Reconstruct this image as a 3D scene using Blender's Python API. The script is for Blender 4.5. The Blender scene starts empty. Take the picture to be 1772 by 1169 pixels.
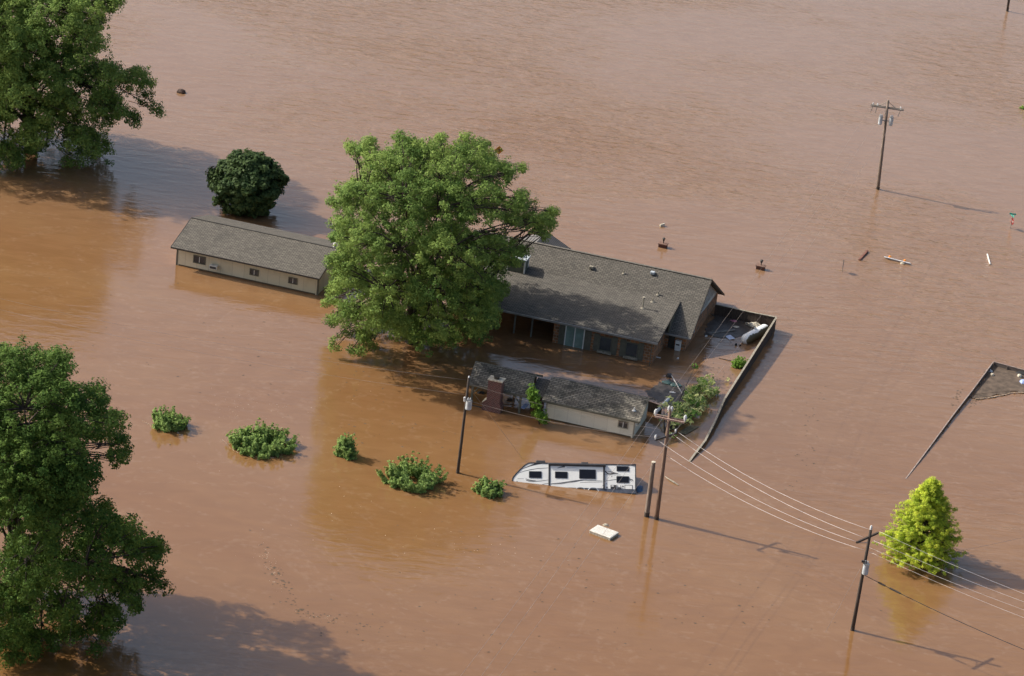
import bpy, math, random
import numpy as np
from mathutils import Vector, Matrix
R = math.radians
sc = bpy.context.scene
col = sc.collection
random.seed(7)
rng = np.random.default_rng(7)

# ---------------------------------------------------------------- camera, sky, sun, exposure
W0, H0 = 1772.0, 1169.0
F, PITCH, ROLL, CH = 5095.12, R(23.24), R(6.34), 109.25
fw = Vector((0, math.cos(PITCH), -math.sin(PITCH)))
_r = Vector((1, 0, 0)); _u = _r.cross(fw)
RT = math.cos(ROLL)*_r + math.sin(ROLL)*_u
UP = -math.sin(ROLL)*_r + math.cos(ROLL)*_u
CAM = Vector((0, 0, CH))
cd = bpy.data.cameras.new('camera'); cam = bpy.data.objects.new('camera', cd); col.objects.link(cam)
cd.sensor_width = 36; cd.lens = F/W0*36; cd.clip_start = 1; cd.clip_end = 6000
m3 = Matrix((RT, UP, -fw)).transposed()
cam.matrix_world = Matrix.Translation(CAM) @ m3.to_4x4()
sc.camera = cam

SAZ, SEL = R(16.2), R(38.2)
world = bpy.data.worlds.new('World'); sc.world = world; world.use_nodes = True
wn = world.node_tree; bg = wn.nodes['Background']
sky = wn.nodes.new('ShaderNodeTexSky'); sky.sky_type = 'NISHITA'; sky.sun_disc = False
sky.sun_elevation = SEL; sky.sun_rotation = math.atan2(-math.cos(SAZ), math.sin(SAZ))
sky.dust_density = 5; sky.air_density = 1.0; sky.ozone_density = 1.0
wn.links.new(sky.outputs[0], bg.inputs[0]); bg.inputs[1].default_value = 0.12
sl = bpy.data.lights.new('sun', 'SUN'); sl.energy = 4.0; sl.angle = R(0.5); sl.color = (1.0, .94, .84)
so = bpy.data.objects.new('sun', sl); col.objects.link(so)
sd = Vector((math.cos(SAZ)*math.cos(SEL), -math.sin(SAZ)*math.cos(SEL), -math.sin(SEL)))
so.rotation_euler = sd.to_track_quat('-Z', 'Y').to_euler(); so.location = (-80, 300, 90)
sc.view_settings.view_transform = 'Standard'; sc.view_settings.look = 'None'
sc.view_settings.exposure = 0.46; sc.view_settings.gamma = 1

# survey helpers: where a sight line meets the level z, or the upright plane y = Y
def ray(px, py): return fw*F + RT*(px-W0/2) - UP*(py-H0/2)
def gp(px, py, z=0.0):
    d = ray(px, py); return CAM + d*((z-CH)/d.z)
def at(px, py, Y):
    d = ray(px, py); return CAM + d*(Y/d.y)

# ---------------------------------------------------------------- materials
MATS = {}
def mat(name, c, rough=.7, c2=None, scale=2.0, mix=(.4, .6), metal=0.0, bump=0.0, bscale=20, coord='Object', spec=.4, stretch=(1, 1, 1)):
    if name in MATS: return MATS[name]
    m = bpy.data.materials.new(name); m.use_nodes = True; n = m.node_tree; b = n.nodes['Principled BSDF']
    b.inputs['Roughness'].default_value = rough; b.inputs['Metallic'].default_value = metal
    b.inputs['Specular IOR Level'].default_value = spec
    tc = n.nodes.new('ShaderNodeTexCoord'); mp = n.nodes.new('ShaderNodeMapping'); mp.inputs['Scale'].default_value = stretch
    n.links.new(tc.outputs[coord], mp.inputs[0])
    c2 = c2 or tuple(x*.7 for x in c)
    no = n.nodes.new('ShaderNodeTexNoise'); no.inputs['Scale'].default_value = scale; no.inputs['Detail'].default_value = 5
    n.links.new(mp.outputs[0], no.inputs['Vector'])
    cr = n.nodes.new('ShaderNodeValToRGB'); cr.color_ramp.elements[0].position = mix[0]; cr.color_ramp.elements[1].position = mix[1]
    cr.color_ramp.elements[0].color = (*c2, 1); cr.color_ramp.elements[1].color = (*c, 1)
    n.links.new(no.outputs['Fac'], cr.inputs[0]); n.links.new(cr.outputs[0], b.inputs['Base Color'])
    if bump:
        n2 = n.nodes.new('ShaderNodeTexNoise'); n2.inputs['Scale'].default_value = bscale; n2.inputs['Detail'].default_value = 4
        n.links.new(mp.outputs[0], n2.inputs['Vector'])
        bp = n.nodes.new('ShaderNodeBump'); bp.inputs['Strength'].default_value = bump; bp.inputs['Distance'].default_value = .05
        n.links.new(n2.outputs['Fac'], bp.inputs['Height']); n.links.new(bp.outputs[0], b.inputs['Normal'])
    MATS[name] = m; return m

def brickmat(name, c1, c2, mortar, w, h, msize, rough=.9, stain=None, off=.5, patch=(.55, .75), bump=.5, pscale=.35):
    """laid courses (shingles, bricks, stones) in metres through the face UVs"""
    m = bpy.data.materials.new(name); m.use_nodes = True; n = m.node_tree; b = n.nodes['Principled BSDF']
    b.inputs['Roughness'].default_value = rough; b.inputs['Specular IOR Level'].default_value = .25
    tc = n.nodes.new('ShaderNodeTexCoord')
    br = n.nodes.new('ShaderNodeTexBrick'); br.inputs['Scale'].default_value = 1
    br.inputs['Brick Width'].default_value = w; br.inputs['Row Height'].default_value = h; br.inputs['Mortar Size'].default_value = msize
    br.inputs['Mortar Smooth'].default_value = .3; br.offset = off
    br.inputs['Color1'].default_value = (*c1, 1); br.inputs['Color2'].default_value = (*c2, 1); br.inputs['Mortar'].default_value = (*mortar, 1)
    n.links.new(tc.outputs['UV'], br.inputs['Vector'])
    no = n.nodes.new('ShaderNodeTexNoise'); no.inputs['Scale'].default_value = pscale; no.inputs['Detail'].default_value = 6
    no.inputs['Roughness'].default_value = .65
    n.links.new(tc.outputs['UV'], no.inputs['Vector'])
    cr = n.nodes.new('ShaderNodeValToRGB'); cr.color_ramp.elements[0].position = patch[0]; cr.color_ramp.elements[1].position = patch[1]
    n.links.new(no.outputs['Fac'], cr.inputs[0])
    mx = n.nodes.new('ShaderNodeMix'); mx.data_type = 'RGBA'; mx.blend_type = 'MULTIPLY'
    st = stain or (.75, .75, .75)
    mx.inputs['B'].default_value = (*st, 1)
    n.links.new(cr.outputs[0], mx.inputs['Factor']); n.links.new(br.outputs['Color'], mx.inputs['A'])
    n.links.new(mx.outputs['Result'], b.inputs['Base Color'])
    bp = n.nodes.new('ShaderNodeBump'); bp.inputs['Strength'].default_value = bump; bp.inputs['Distance'].default_value = .03; bp.invert = True
    n.links.new(br.outputs['Fac'], bp.inputs['Height']); n.links.new(bp.outputs[0], b.inputs['Normal'])
    MATS[name] = m; return m

shingle = brickmat('weathered shingles', (.182, .166, .141), (.116, .107, .092), (.045, .041, .036), .44, .165, .03, stain=(.72, .74, .76))
shingle_old = brickmat('patchy old shingles', (.26, .235, .19), (.125, .112, .092), (.05, .046, .04), .5, .2, .03, stain=(.45, .48, .5), patch=(.48, .62), pscale=.5)
shingle_lt = brickmat('light shingles', (.225, .2, .165), (.15, .135, .112), (.075, .068, .058), .55, .2, .028, stain=(.85, .84, .82))
stone = brickmat('mottled stone veneer', (.40, .17, .075), (.13, .075, .045), (.26, .22, .17), .42, .28, .03, stain=(1.3, 1.25, 1.1), patch=(.5, .6), pscale=2.2)
redbrick = brickmat('red brick', (.13, .04, .034), (.08, .03, .028), (.2, .15, .135), .26, .115, .02, stain=(.85, .8, .8))

siding = brickmat('cream panel siding', (.62, .56, .41), (.56, .51, .37), (.47, .42, .31), 1.22, 6, .028, rough=.8, stain=(.84, .82, .78), off=0, bump=.3, pscale=.9)
siding_pale = brickmat('pale panel siding', (.70, .66, .54), (.65, .61, .50), (.57, .53, .43), 1.22, 6, .024, rough=.8, stain=(.86, .85, .82), off=0, bump=.3, pscale=.9)
olive = mat('olive trim paint', (.13, .125, .095), .7, (.10, .1, .075), 3)
darktrim = mat('dark brown trim', (.055, .05, .042), .7, (.035, .032, .028), 3)
gutter = mat('grey gutter metal', (.36, .35, .33), .45, (.25, .25, .24), 1.5, metal=.3)
glass = mat('dark window glass', (.035, .045, .05), .08, (.02, .027, .03), 1, spec=.8)
tealglass = mat('curtained sliding glass', (.20, .30, .27), .25, (.15, .23, .21), 1.5, spec=.6)
whitep = mat('white paint', (.72, .72, .69), .5, (.62, .62, .58), 3)
offwhite = mat('stained off white', (.6, .56, .46), .7, (.42, .37, .28), 5)
battenw = mat('grey white gable boards', (.66, .67, .63), .8, (.52, .53, .5), 3)
metalroof = mat('grey ribbed metal roofing', (.13, .125, .12), .5, (.16, .15, .145), 1, metal=.2)
wood_grey = mat('weathered grey pole wood', (.25, .20, .165), .9, (.15, .115, .09), 2.5, stretch=(4, 4, .5), bump=.3, bscale=8)
wood_dark = mat('creosoted dark pole wood', (.075, .058, .048), .9, (.045, .036, .03), 2.5, stretch=(4, 4, .5))
wood_red = mat('red brown cedar pole wood', (.23, .155, .115), .9, (.14, .09, .065), 2.5, stretch=(4, 4, .5), bump=.3, bscale=8)
arm_grey = mat('silvered arm timber', (.30, .27, .24), .9, (.2, .18, .15), 4)
arm_pink = mat('bleached reddish timber', (.42, .31, .26), .85, (.3, .2, .16), 4)
board_in = mat('brown fence boards', (.085, .062, .048), .95, (.05, .038, .03), 2.2, stretch=(6, 6, .4))
rail = mat('bleached rail timber', (.33, .30, .24), .9, (.2, .18, .14), 5)
porcelain = mat('pale porcelain', (.62, .64, .64), .25, (.5, .52, .53), 3, spec=.6)
tankgrey = mat('light grey transformer paint', (.50, .54, .57), .4, (.38, .42, .45), 3)
blackm = mat('black rubber', (.02, .02, .022), .6, (.014, .014, .015), 4)
wirem = mat('bare aluminium wire', (.62, .58, .55), .45, (.5, .47, .45), 1, metal=.2)
wiredim = mat('tarnished copper wire', (.30, .25, .22), .6, (.22, .18, .16), 1)
bark = mat('furrowed dark bark', (.065, .052, .042), .95, (.03, .024, .02), 2.5, stretch=(2, 2, .6), bump=.5, bscale=6)
foamm = mat('pale tan foam', (.62, .50, .38), .9, (.42, .30, .19), 3)
matm = mat('matted wet debris', (.13, .095, .07), .95, (.065, .048, .035), 1.3, bump=.8, bscale=6, mix=(.35, .65))
rvwhite = mat('white gelcoat', (.86, .86, .82), .35, (.82, .82, .78), .6, spec=.5)
rvdark = mat('charcoal trim', (.045, .045, .05), .5, (.03, .03, .033), 2)
rvgrey = mat('slate grey decal', (.12, .125, .135), .5, (.09, .09, .1), 2)
rvlt = mat('light grey decal', (.42, .41, .39), .5, (.36, .35, .33), 2)
blue = mat('faded blue plastic', (.07, .13, .22), .6, (.04, .08, .14), 3)
paleblue = mat('pale blue plastic', (.35, .45, .72), .5, (.28, .36, .6), 3)
pink = mat('faded pink plastic', (.5, .2, .27), .6, (.35, .12, .18), 4)
orange = mat('amber lens', (.75, .27, .04), .4, (.6, .18, .03), 3)
signorange = mat('orange sign sheeting', (.5, .22, .03), .5, (.4, .17, .02), 1)
signteal = mat('teal green sign sheeting', (.05, .42, .32), .45, (.03, .33, .25), 2)
signred = mat('dark red sign sheeting', (.28, .03, .025), .5, (.2, .02, .02), 2)
tealtarp = mat('grey teal tarpaulin', (.05, .10, .095), .6, (.035, .07, .07), 2)
galv = mat('galvanised steel', (.3, .3, .3), .5, (.2, .2, .2), 4, metal=.5)

def leafmat(name, c, c2, trans=.35, rough=.6):
    m = bpy.data.materials.new(name); m.use_nodes = True; n = m.node_tree; b = n.nodes['Principled BSDF']
    b.inputs['Roughness'].default_value = rough+.1; b.inputs['Specular IOR Level'].default_value = .13
    at_ = n.nodes.new('ShaderNodeAttribute'); at_.attribute_name = 'tint'
    mx = n.nodes.new('ShaderNodeMix'); mx.data_type = 'RGBA'
    mx.inputs['A'].default_value = (*c2, 1); mx.inputs['B'].default_value = (*c, 1)
    n.links.new(at_.outputs['Fac'], mx.inputs['Factor']); n.links.new(mx.outputs['Result'], b.inputs['Base Color'])
    tr = n.nodes.new('ShaderNodeBsdfTranslucent')
    hs = n.nodes.new('ShaderNodeHueSaturation'); hs.inputs['Hue'].default_value = .485; hs.inputs['Value'].default_value = 1.3
    n.links.new(mx.outputs['Result'], hs.inputs['Color']); n.links.new(hs.outputs[0], tr.inputs[0])
    ms = n.nodes.new('ShaderNodeMixShader'); ms.inputs[0].default_value = trans
    n.links.new(b.outputs[0], ms.inputs[1]); n.links.new(tr.outputs[0], ms.inputs[2])
    n.links.new(ms.outputs[0], n.nodes['Material Output'].inputs[0])
    return m
leaf_oak = leafmat('pecan leaves', (.25, .35, .085), (.07, .14, .03), .3)
leaf_deep = leafmat('deep green leaves', (.13, .21, .04), (.032, .08, .013), .24)
leaf_dark = leafmat('dark glossy leaves', (.085, .13, .042), (.035, .068, .024), .25, .5)
leaf_cyp = leafmat('yellow green needles', (.60, .68, .09), (.26, .38, .04), .42)
leaf_bush = leafmat('shrub leaves', (.30, .42, .13), (.11, .20, .055), .4)
leaf_pale = leafmat('wilting pale leaves', (.62, .66, .30), (.14, .27, .06), .4)
leaf_vine = leafmat('fresh vine leaves', (.22, .38, .06), (.10, .20, .035), .45)

# ---------------------------------------------------------------- mesh builder
class MB:
    def __init__(s): s.v = []; s.f = []
    def add(s, vs, fs):
        k = len(s.v); s.v += [tuple(p) for p in vs]; s.f += [tuple(i+k for i in f) for f in fs]; return s
    def box(s, c, d, M=None):
        x, y, z = c; a, b, h = d[0]/2, d[1]/2, d[2]/2
        vs = [Vector((x+i*a, y+j*b, z+k*h)) for k in (-1, 1) for j in (-1, 1) for i in (-1, 1)]
        if M: vs = [M @ p for p in vs]
        return s.add(vs, [(0, 2, 3, 1), (4, 5, 7, 6), (0, 1, 5, 4), (2, 6, 7, 3), (0, 4, 6, 2), (1, 3, 7, 5)])
    def bb(s, x0, x1, y0, y1, z0, z1): return s.box(((x0+x1)/2, (y0+y1)/2, (z0+z1)/2), (x1-x0, y1-y0, z1-z0))
    def slab(s, pts, th, down=Vector((0, 0, -1))):
        pts = [Vector(p) for p in pts]; n = len(pts); lo = [p+down*th for p in pts]
        fs = [tuple(range(n)), tuple(range(2*n-1, n-1, -1))]+[(i, i+n, (i+1) % n+n, (i+1) % n) for i in range(n)]
        return s.add(pts+lo, fs)
    def tube(s, pts, r, n=6, cap=True):
        pts = [Vector(p) for p in pts]; rs = r if isinstance(r, (list, tuple)) else [r]*len(pts)
        vs = []
        for i, p in enumerate(pts):
            t = (pts[min(i+1, len(pts)-1)]-pts[max(i-1, 0)]).normalized()
            a = t.orthogonal().normalized() if i == 0 else (a-t*a.dot(t)).normalized()
            b = t.cross(a)
            vs += [p+(a*math.cos(2*math.pi*k/n)+b*math.sin(2*math.pi*k/n))*rs[i] for k in range(n)]
        fs = [(i*n+k, i*n+(k+1) % n, (i+1)*n+(k+1) % n, (i+1)*n+k) for i in range(len(pts)-1) for k in range(n)]
        if cap: fs += [tuple(range(n-1, -1, -1)), tuple((len(pts)-1)*n+k for k in range(n))]
        return s.add(vs, fs)
    def blob(s, c, rad, seed=0, rough=.25, nu=10, nv=6, M=None):
        r_ = random.Random(seed); vs = []; fs = []
        for j in range(nv+1):
            th = math.pi*j/nv
            for i in range(nu):
                k = 1+rough*(r_.random()*2-1); ph = 2*math.pi*i/nu
                if j in (0, nv): k = 1
                p = Vector((rad[0]*math.sin(th)*math.cos(ph)*k, rad[1]*math.sin(th)*math.sin(ph)*k, rad[2]*math.cos(th)*k))
                if M: p = M @ p
                vs.append(p+Vector(c))
        for j in range(nv):
            for i in range(nu): fs.append((j*nu+i, (j+1)*nu+i, (j+1)*nu+(i+1) % nu, j*nu+(i+1) % nu))
        return s.add(vs, fs)
    def build(s, name, m, parent=None, uv=False, smooth=False, bevel=0):
        me = bpy.data.meshes.new(name); me.from_pydata(s.v, [], s.f); me.update()
        if uv:
            u = me.uv_layers.new(name='UVMap')
            for p in me.polygons:
                nn = p.normal; h = Vector((0, 0, 1)).cross(nn)
                h = h.normalized() if h.length > 1e-3 else Vector((1, 0, 0)); vv = nn.cross(h)
                for li in p.loop_indices:
                    co = me.vertices[me.loops[li].vertex_index].co; u.data[li].uv = (co.dot(h), co.dot(vv))
        if smooth:
            for p in me.polygons: p.use_smooth = True
        me.materials.append(m)
        o = bpy.data.objects.new(name, me); col.objects.link(o)
        if parent: o.parent = parent
        if bevel:
            b = o.modifiers.new('bevel', 'BEVEL'); b.width = bevel; b.segments = 2
        return o

def empty(name, loc, rz=0):
    o = bpy.data.objects.new(name, None); col.objects.link(o); o.empty_display_size = .3
    o.location = loc; o.rotation_euler = (0, 0, rz); return o
def tag(o, label, cat, group=None, kind=None):
    if label: o['label'] = label
    if cat: o['category'] = cat
    if group: o['group'] = group
    if kind: o['kind'] = kind
    return o

def text_mesh(cu, parent):
    tmp = bpy.data.objects.new('tmp', cu); col.objects.link(tmp); me = bpy.data.meshes.new_from_object(tmp)
    bpy.data.objects.remove(tmp); o = bpy.data.objects.new('lettering', me); col.objects.link(o); o.parent = parent; return o
# ---------------------------------------------------------------- water
def water():
    mb = MB(); mb.add([(-900, -300, 0), (900, -300, 0), (900, 2600, 0), (-900, 2600, 0)], [(0, 1, 2, 3)])
    m = bpy.data.materials.new('muddy flood water'); m.use_nodes = True; n = m.node_tree; L = n.links.new; b = n.nodes['Principled BSDF']
    tc = n.nodes.new('ShaderNodeTexCoord')
    def noise(scale, stretch, det=3, rot=0, dist=0):
        mp = n.nodes.new('ShaderNodeMapping'); mp.inputs['Scale'].default_value = stretch; mp.inputs['Rotation'].default_value = (0, 0, rot)
        L(tc.outputs['Object'], mp.inputs[0]); t = n.nodes.new('ShaderNodeTexNoise')
        t.inputs['Scale'].default_value = scale; t.inputs['Detail'].default_value = det; t.inputs['Distortion'].default_value = dist
        L(mp.outputs[0], t.inputs['Vector']); return t.outputs['Fac']
    def ramp(s, a, b_, ca=(0, 0, 0), cb=(1, 1, 1)):
        r = n.nodes.new('ShaderNodeValToRGB'); r.color_ramp.elements[0].position = a; r.color_ramp.elements[1].position = b_
        r.color_ramp.elements[0].color = (*ca, 1); r.color_ramp.elements[1].color = (*cb, 1); L(s, r.inputs[0]); return r.outputs[0]
    def math_(op, a, b_=None):
        t = n.nodes.new('ShaderNodeMath'); t.operation = op
        for i, x in enumerate((a, b_)):
            if x is None: continue
            if isinstance(x, (int, float)): t.inputs[i].default_value = x
            else: L(x, t.inputs[i])
        return t.outputs[0]
    # silt: broad swirls of slightly different mud
    base = ramp(noise(.035, (1, 1.6, 1), 6, .3, 1.2), .3, .72, (.186, .089, .031), (.214, .113, .045))
    fine = ramp(noise(.35, (1, 2.2, 1), 5, -.2, .8), .35, .7, (.94, .93, .92), (1.04, 1.04, 1.05))
    mx = n.nodes.new('ShaderNodeMix'); mx.data_type = 'RGBA'; mx.blend_type = 'MULTIPLY'; mx.inputs['Factor'].default_value = 1
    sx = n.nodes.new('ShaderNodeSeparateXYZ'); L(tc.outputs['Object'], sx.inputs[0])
    far_sky = n.nodes.new('ShaderNodeMapRange'); far_sky.interpolation_type = 'SMOOTHSTEP'; far_sky.inputs[1].default_value = 175; far_sky.inputs[2].default_value = 410
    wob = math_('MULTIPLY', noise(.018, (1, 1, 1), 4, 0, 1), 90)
    L(math_('ADD', math_('ADD', sx.outputs[1], math_('MULTIPLY', sx.outputs[0], .5)), math_('SUBTRACT', wob, 45)), far_sky.inputs[0])
    pal = n.nodes.new('ShaderNodeMix'); pal.data_type = 'RGBA'; L(far_sky.outputs[0], pal.inputs['Factor']); L(base, pal.inputs['A']); pal.inputs['B'].default_value = (.248, .158, .103, 1)  # far water painted paler in the base colour, standing in for sky reflection
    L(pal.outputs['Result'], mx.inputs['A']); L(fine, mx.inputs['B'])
    st = noise(.06, (1, 1.5, 1), 5, .4, 3.5)
    band = math_('SUBTRACT', 1, math_('MINIMUM', math_('MULTIPLY', math_('ABSOLUTE', math_('SUBTRACT', st, .5)), 22), 1))
    brk = ramp(noise(1.6, (1, 1, 1), 4), .45, .65)
    sm = n.nodes.new('ShaderNodeMix'); sm.data_type = 'RGBA'; L(math_('MULTIPLY', math_('MULTIPLY', band, brk), .13), sm.inputs['Factor'])
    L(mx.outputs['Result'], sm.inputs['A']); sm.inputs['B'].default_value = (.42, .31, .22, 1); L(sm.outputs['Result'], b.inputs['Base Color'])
    b.inputs['IOR'].default_value = 1.72; b.inputs['Roughness'].default_value = .09; b.inputs['Specular IOR Level'].default_value = .5
    # ripples: stronger out on the open reach, calm near the camera and in the lee of the buildings
    mr = n.nodes.new('ShaderNodeMapRange'); mr.interpolation_type = 'SMOOTHSTEP'; mr.inputs[1].default_value = 225; mr.inputs[2].default_value = 330
    mr.inputs[3].default_value = .27; mr.inputs[4].default_value = 1.9
    L(math_('ADD', sx.outputs[1], math_('MULTIPLY', sx.outputs[0], .75)), mr.inputs[0])
    patch = math_('ADD', .25, math_('MULTIPLY', ramp(noise(.022, (1, 1.4, 1), 4, .5, .8), .36, .66), .9))
    amp = math_('MULTIPLY', mr.outputs[0], patch)
    w1 = noise(.6, (.5, 1.5, 1), 3, .12, .4)
    w2 = noise(2.4, (.5, 1.3, 1), 3, -.2, .2)
    h = math_('ADD', w1, math_('MULTIPLY', w2, .28))
    bp = n.nodes.new('ShaderNodeBump'); bp.inputs['Distance'].default_value = .22
    L(h, bp.inputs['Height']); L(math_('MULTIPLY', amp, .8), bp.inputs['Strength']); L(bp.outputs[0], b.inputs['Normal'])
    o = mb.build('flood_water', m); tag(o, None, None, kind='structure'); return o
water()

# ---------------------------------------------------------------- foliage
def leaves(name, centers, radii, count, size, m, parent, flat=.75, seed=1, up=.45, tintr=.35, aspect=.6, droop=0, own=None):
    """leaf faces scattered through many small clumps; one mesh"""
    g = np.random.default_rng(seed); C = np.asarray(centers, float); N = len(C); r = np.asarray(radii, float)
    per = np.maximum((count*(r/np.mean(r))**2).astype(int), 4); idx = np.repeat(np.arange(N), per); K = len(idx)
    d = g.normal(size=(K, 3)); d /= np.linalg.norm(d, axis=1)[:, None]
    rad = r[idx]*g.uniform(.25, 1, K)**.6
    p = C[idx]+d*rad[:, None]*np.array([1, 1, flat])
    p[:, 2] -= droop*rad*g.random(K)
    out = C[idx]-np.array([0, 0, C[:, 2].mean()]); out /= np.linalg.norm(out, axis=1)[:, None]+.1
    nrm = d*.55+out*.55+g.normal(size=(K, 3))*.42+np.array([0, 0, up]); nrm /= np.linalg.norm(nrm, axis=1)[:, None]
    t = np.cross(nrm, g.normal(size=(K, 3))); t /= np.linalg.norm(t, axis=1)[:, None]
    b = np.cross(nrm, t); s = size*g.uniform(.6, 1.25, K)[:, None]
    a1 = t*s; b1 = b*s*aspect
    keep = p[:, 2] > .05; p, a1, b1, idk = p[keep], a1[keep], b1[keep], idx[keep]; K = len(p)
    V = np.stack([p-a1, p-b1*.9+a1*.1, p+a1, p+b1*.9+a1*.1], 1).reshape(-1, 3)
    me = bpy.data.meshes.new(name); me.vertices.add(4*K); me.vertices.foreach_set('co', V.ravel().astype(np.float32))
    me.loops.add(4*K); me.loops.foreach_set('vertex_index', np.arange(4*K, dtype=np.int32))
    me.polygons.add(K); me.polygons.foreach_set('loop_start', np.arange(0, 4*K, 4, dtype=np.int32))
    me.update(calc_edges=True)
    ct = g.normal(.5, tintr*.6, N)
    if own is not None: ct = ct*.6+g.normal(.2, .2, int(max(own))+1)[np.asarray(own)]
    tint = np.clip(ct[idk]+g.normal(0, .16, K), 0, 1)
    A = me.attributes.new('tint', 'FLOAT', 'FACE'); A.data.foreach_set('value', tint.astype(np.float32))
    me.materials.append(m); o = bpy.data.objects.new(name, me); col.objects.link(o); o.parent = parent
    return o

def big_tree(name, label, base, blobs, ell, clump_r, dens, count, size, m, seed, trunk_r, fork, ndepth=4, group=None, nlimb=18, flat=.8):
    """blobs: (px, py, r px) as surveyed on the crown's outline; ell: crown centre height and radii in metres"""
    g = random.Random(seed); B = gp(*base); root = tag(empty(name, B), label, 'tree', group)
    sc_ = F/((B-CAM).dot(fw)); cz, rx, ry, rz, cx = ell
    sph = []
    ctr = Vector((cx, 0, cz)); sc3 = Vector((1/rx, 1/ry, 1/rz))
    for (px, py, r) in blobs:
        rm = r/sc_; px_, py_ = px+g.uniform(-.15, .15)*r, py+g.uniform(-.15, .15)*r
        d = ray(px_, py_).normalized(); o_ = CAM-B-ctr
        D = Vector((d.x*sc3.x, d.y*sc3.y, d.z*sc3.z)); Q = Vector((o_.x*sc3.x, o_.y*sc3.y, o_.z*sc3.z))
        tc_ = -Q.dot(D)/D.dot(D); m2 = (Q+D*tc_).length_squared; half = math.sqrt(max(1-m2, 0)/D.dot(D))
        half = max(half-rm*.7, 0); n_ = 1 if half < rm*.6 else ndepth
        for k in range(n_):
            t = tc_+(0 if n_ == 1 else -half+2*half*k/(n_-1)+g.uniform(-.4, .4)); p = CAM-B+d*t
            if p.z < rm*.5:
                if k < n_-1 or n_ == 1: p = CAM-B+d*((rm*.5-CH)/d.z)
                else: continue
            sph.append((p, rm*g.uniform(.66, 1.08)))
    cs = []; rs = []; own = []
    for k, (p, rm) in enumerate(sph):
        n = max(4, int(dens*4*math.pi*rm*rm))
        for _ in range(n):
            d = Vector((g.gauss(0, 1), g.gauss(0, 1), g.gauss(0, 1)+.25)).normalized()
            q_ = g.random(); rr = rm*(g.uniform(.7, 1.0) if q_ < .72 else g.uniform(.2, .7) if q_ < .84 else g.uniform(1.0, 1.38)); fz = .6 if rr > rm else 1
            c = p+Vector((d.x*rr, d.y*rr, d.z*rr*.88))
            if c.z < .5: continue
            cs.append(c); rs.append(clump_r*g.choice((.5, .7, .9, 1.1, 1.6))*g.uniform(.8, 1.15)*fz); own.append(k)
    tb = MB(); fk = Vector((fork[0], fork[1], fork[2]))
    def limb(a, b_, r0, r1, sag, n=6):
        a, b_ = Vector(a), Vector(b_); ln = (b_-a).length; side = Vector((g.uniform(-1, 1), g.uniform(-1, 1), g.uniform(-.3, .8)))*ln*.07
        pts = []
        for i in range(n+1):
            t = i/n; p = a.lerp(b_, t)+side*math.sin(math.pi*t)+Vector((0, 0, sag*ln*math.sin(math.pi*t)))
            pts.append(p+Vector((g.uniform(-1, 1), g.uniform(-1, 1), g.uniform(-1, 1)))*ln*.012*(0 < i < n))
        tb.tube(pts, [r0+(r1-r0)*(i/n)**.8 for i in range(n+1)], 7, True); return pts
    tr = limb((0, 0, -1.5), fk, trunk_r*1.15, trunk_r*.8, 0, 6)
    order = sorted(range(len(sph)), key=lambda k: -sph[k][1]); mains = []
    for k in order[:nlimb]:
        p, rm = sph[k]; t0 = tr[g.choice((4, 5, 6))]
        mains.append((limb(t0, p, trunk_r*.24, .04, .10, 8), k))
    nodes = [(q, .05) for pts, k in mains for q in pts[2:]]
    for k, (p, rm) in enumerate(sph):
        if k in order[:nlimb]: q = p
        else:
            q = min(nodes, key=lambda z: (z[0]-p).length)[0]; limb(q, p, .085, .03, .05, 5)
        mine = [c for c, o_ in zip(cs, own) if o_ == k]
        for c in mine[::7]:
            limb(p.lerp(q, .3), c, .035, .012, .05, 3)
    tb.build('trunk', bark, root, smooth=True)
    leaves('crown', cs, rs, count, size, m, root, flat=flat, seed=seed, own=own)
    return root

big_tree('shade_tree', 'huge spreading green tree standing between the long outbuilding and the main house', (712, 592),
    [(655,290,36),(640,262,18),(706,280,44),(765,285,46),(822,285,42),(862,305,34),(622,262,16),(700,250,16),(745,256,14),(800,258,18),
     (628,350,46),(700,350,55),(775,350,56),(845,360,46),(898,372,30),(930,384,24),(950,378,12),(942,402,12),(604,330,18),
     (618,420,44),(690,430,55),(768,430,56),(845,440,44),(890,440,26),(590,452,24),(612,480,40),(668,500,50),(748,505,54),
     (815,505,46),(852,500,26),(606,540,28),(662,548,38),(756,556,40),(815,548,34),(848,545,22),(700,575,20),(592,580,15),(632,578,20),
     (730,585,26),(780,585,24),(822,572,24),(690,560,26),(580,600,9),(608,604,9),(628,608,9),(590,395,20),(585,500,18),(612,255,12),(640,245,10),(690,238,12),(720,250,10),(760,240,10),(810,240,13),(836,250,12),(880,300,12),(903,290,8),(902,340,14),(576,350,9),(577,410,9),(571,450,9),(569,520,12),(575,556,12),(955,365,8),(640,600,8),(575,590,9)],
    (10.8, 13.0, 11.6, 10.6, .3), .42, 1.02, 38, .108, leaf_oak, 11, .62, (-.3, 0, 4.6))

big_tree('flooded_tree', 'broad green tree at the far left corner with its shadow on rippled water', (50, 262),
    [(-60,-60,80),(40,-60,75),(120,-50,60),(160,-20,40),(0,20,70),(90,20,55),(150,18,38),(186,4,20),(204,-4,12),(140,70,36),(178,40,14),(50,80,55),
     (-40,80,75),(105,125,50),(185,132,38),(235,142,30),(262,172,22),(272,195,12),(180,190,36),(110,195,48),(30,170,58),(-50,180,70),
     (60,240,46),(140,245,38),(186,255,18),(130,280,20),(190,285,10),(12,270,38),(-50,260,45),(228,205,14)],
    (10.0, 15, 10, 11.0, -2.0), .55, .74, 42, .13, leaf_oak, 23, .7, (-.5, 0, 5.5), nlimb=22)

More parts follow.
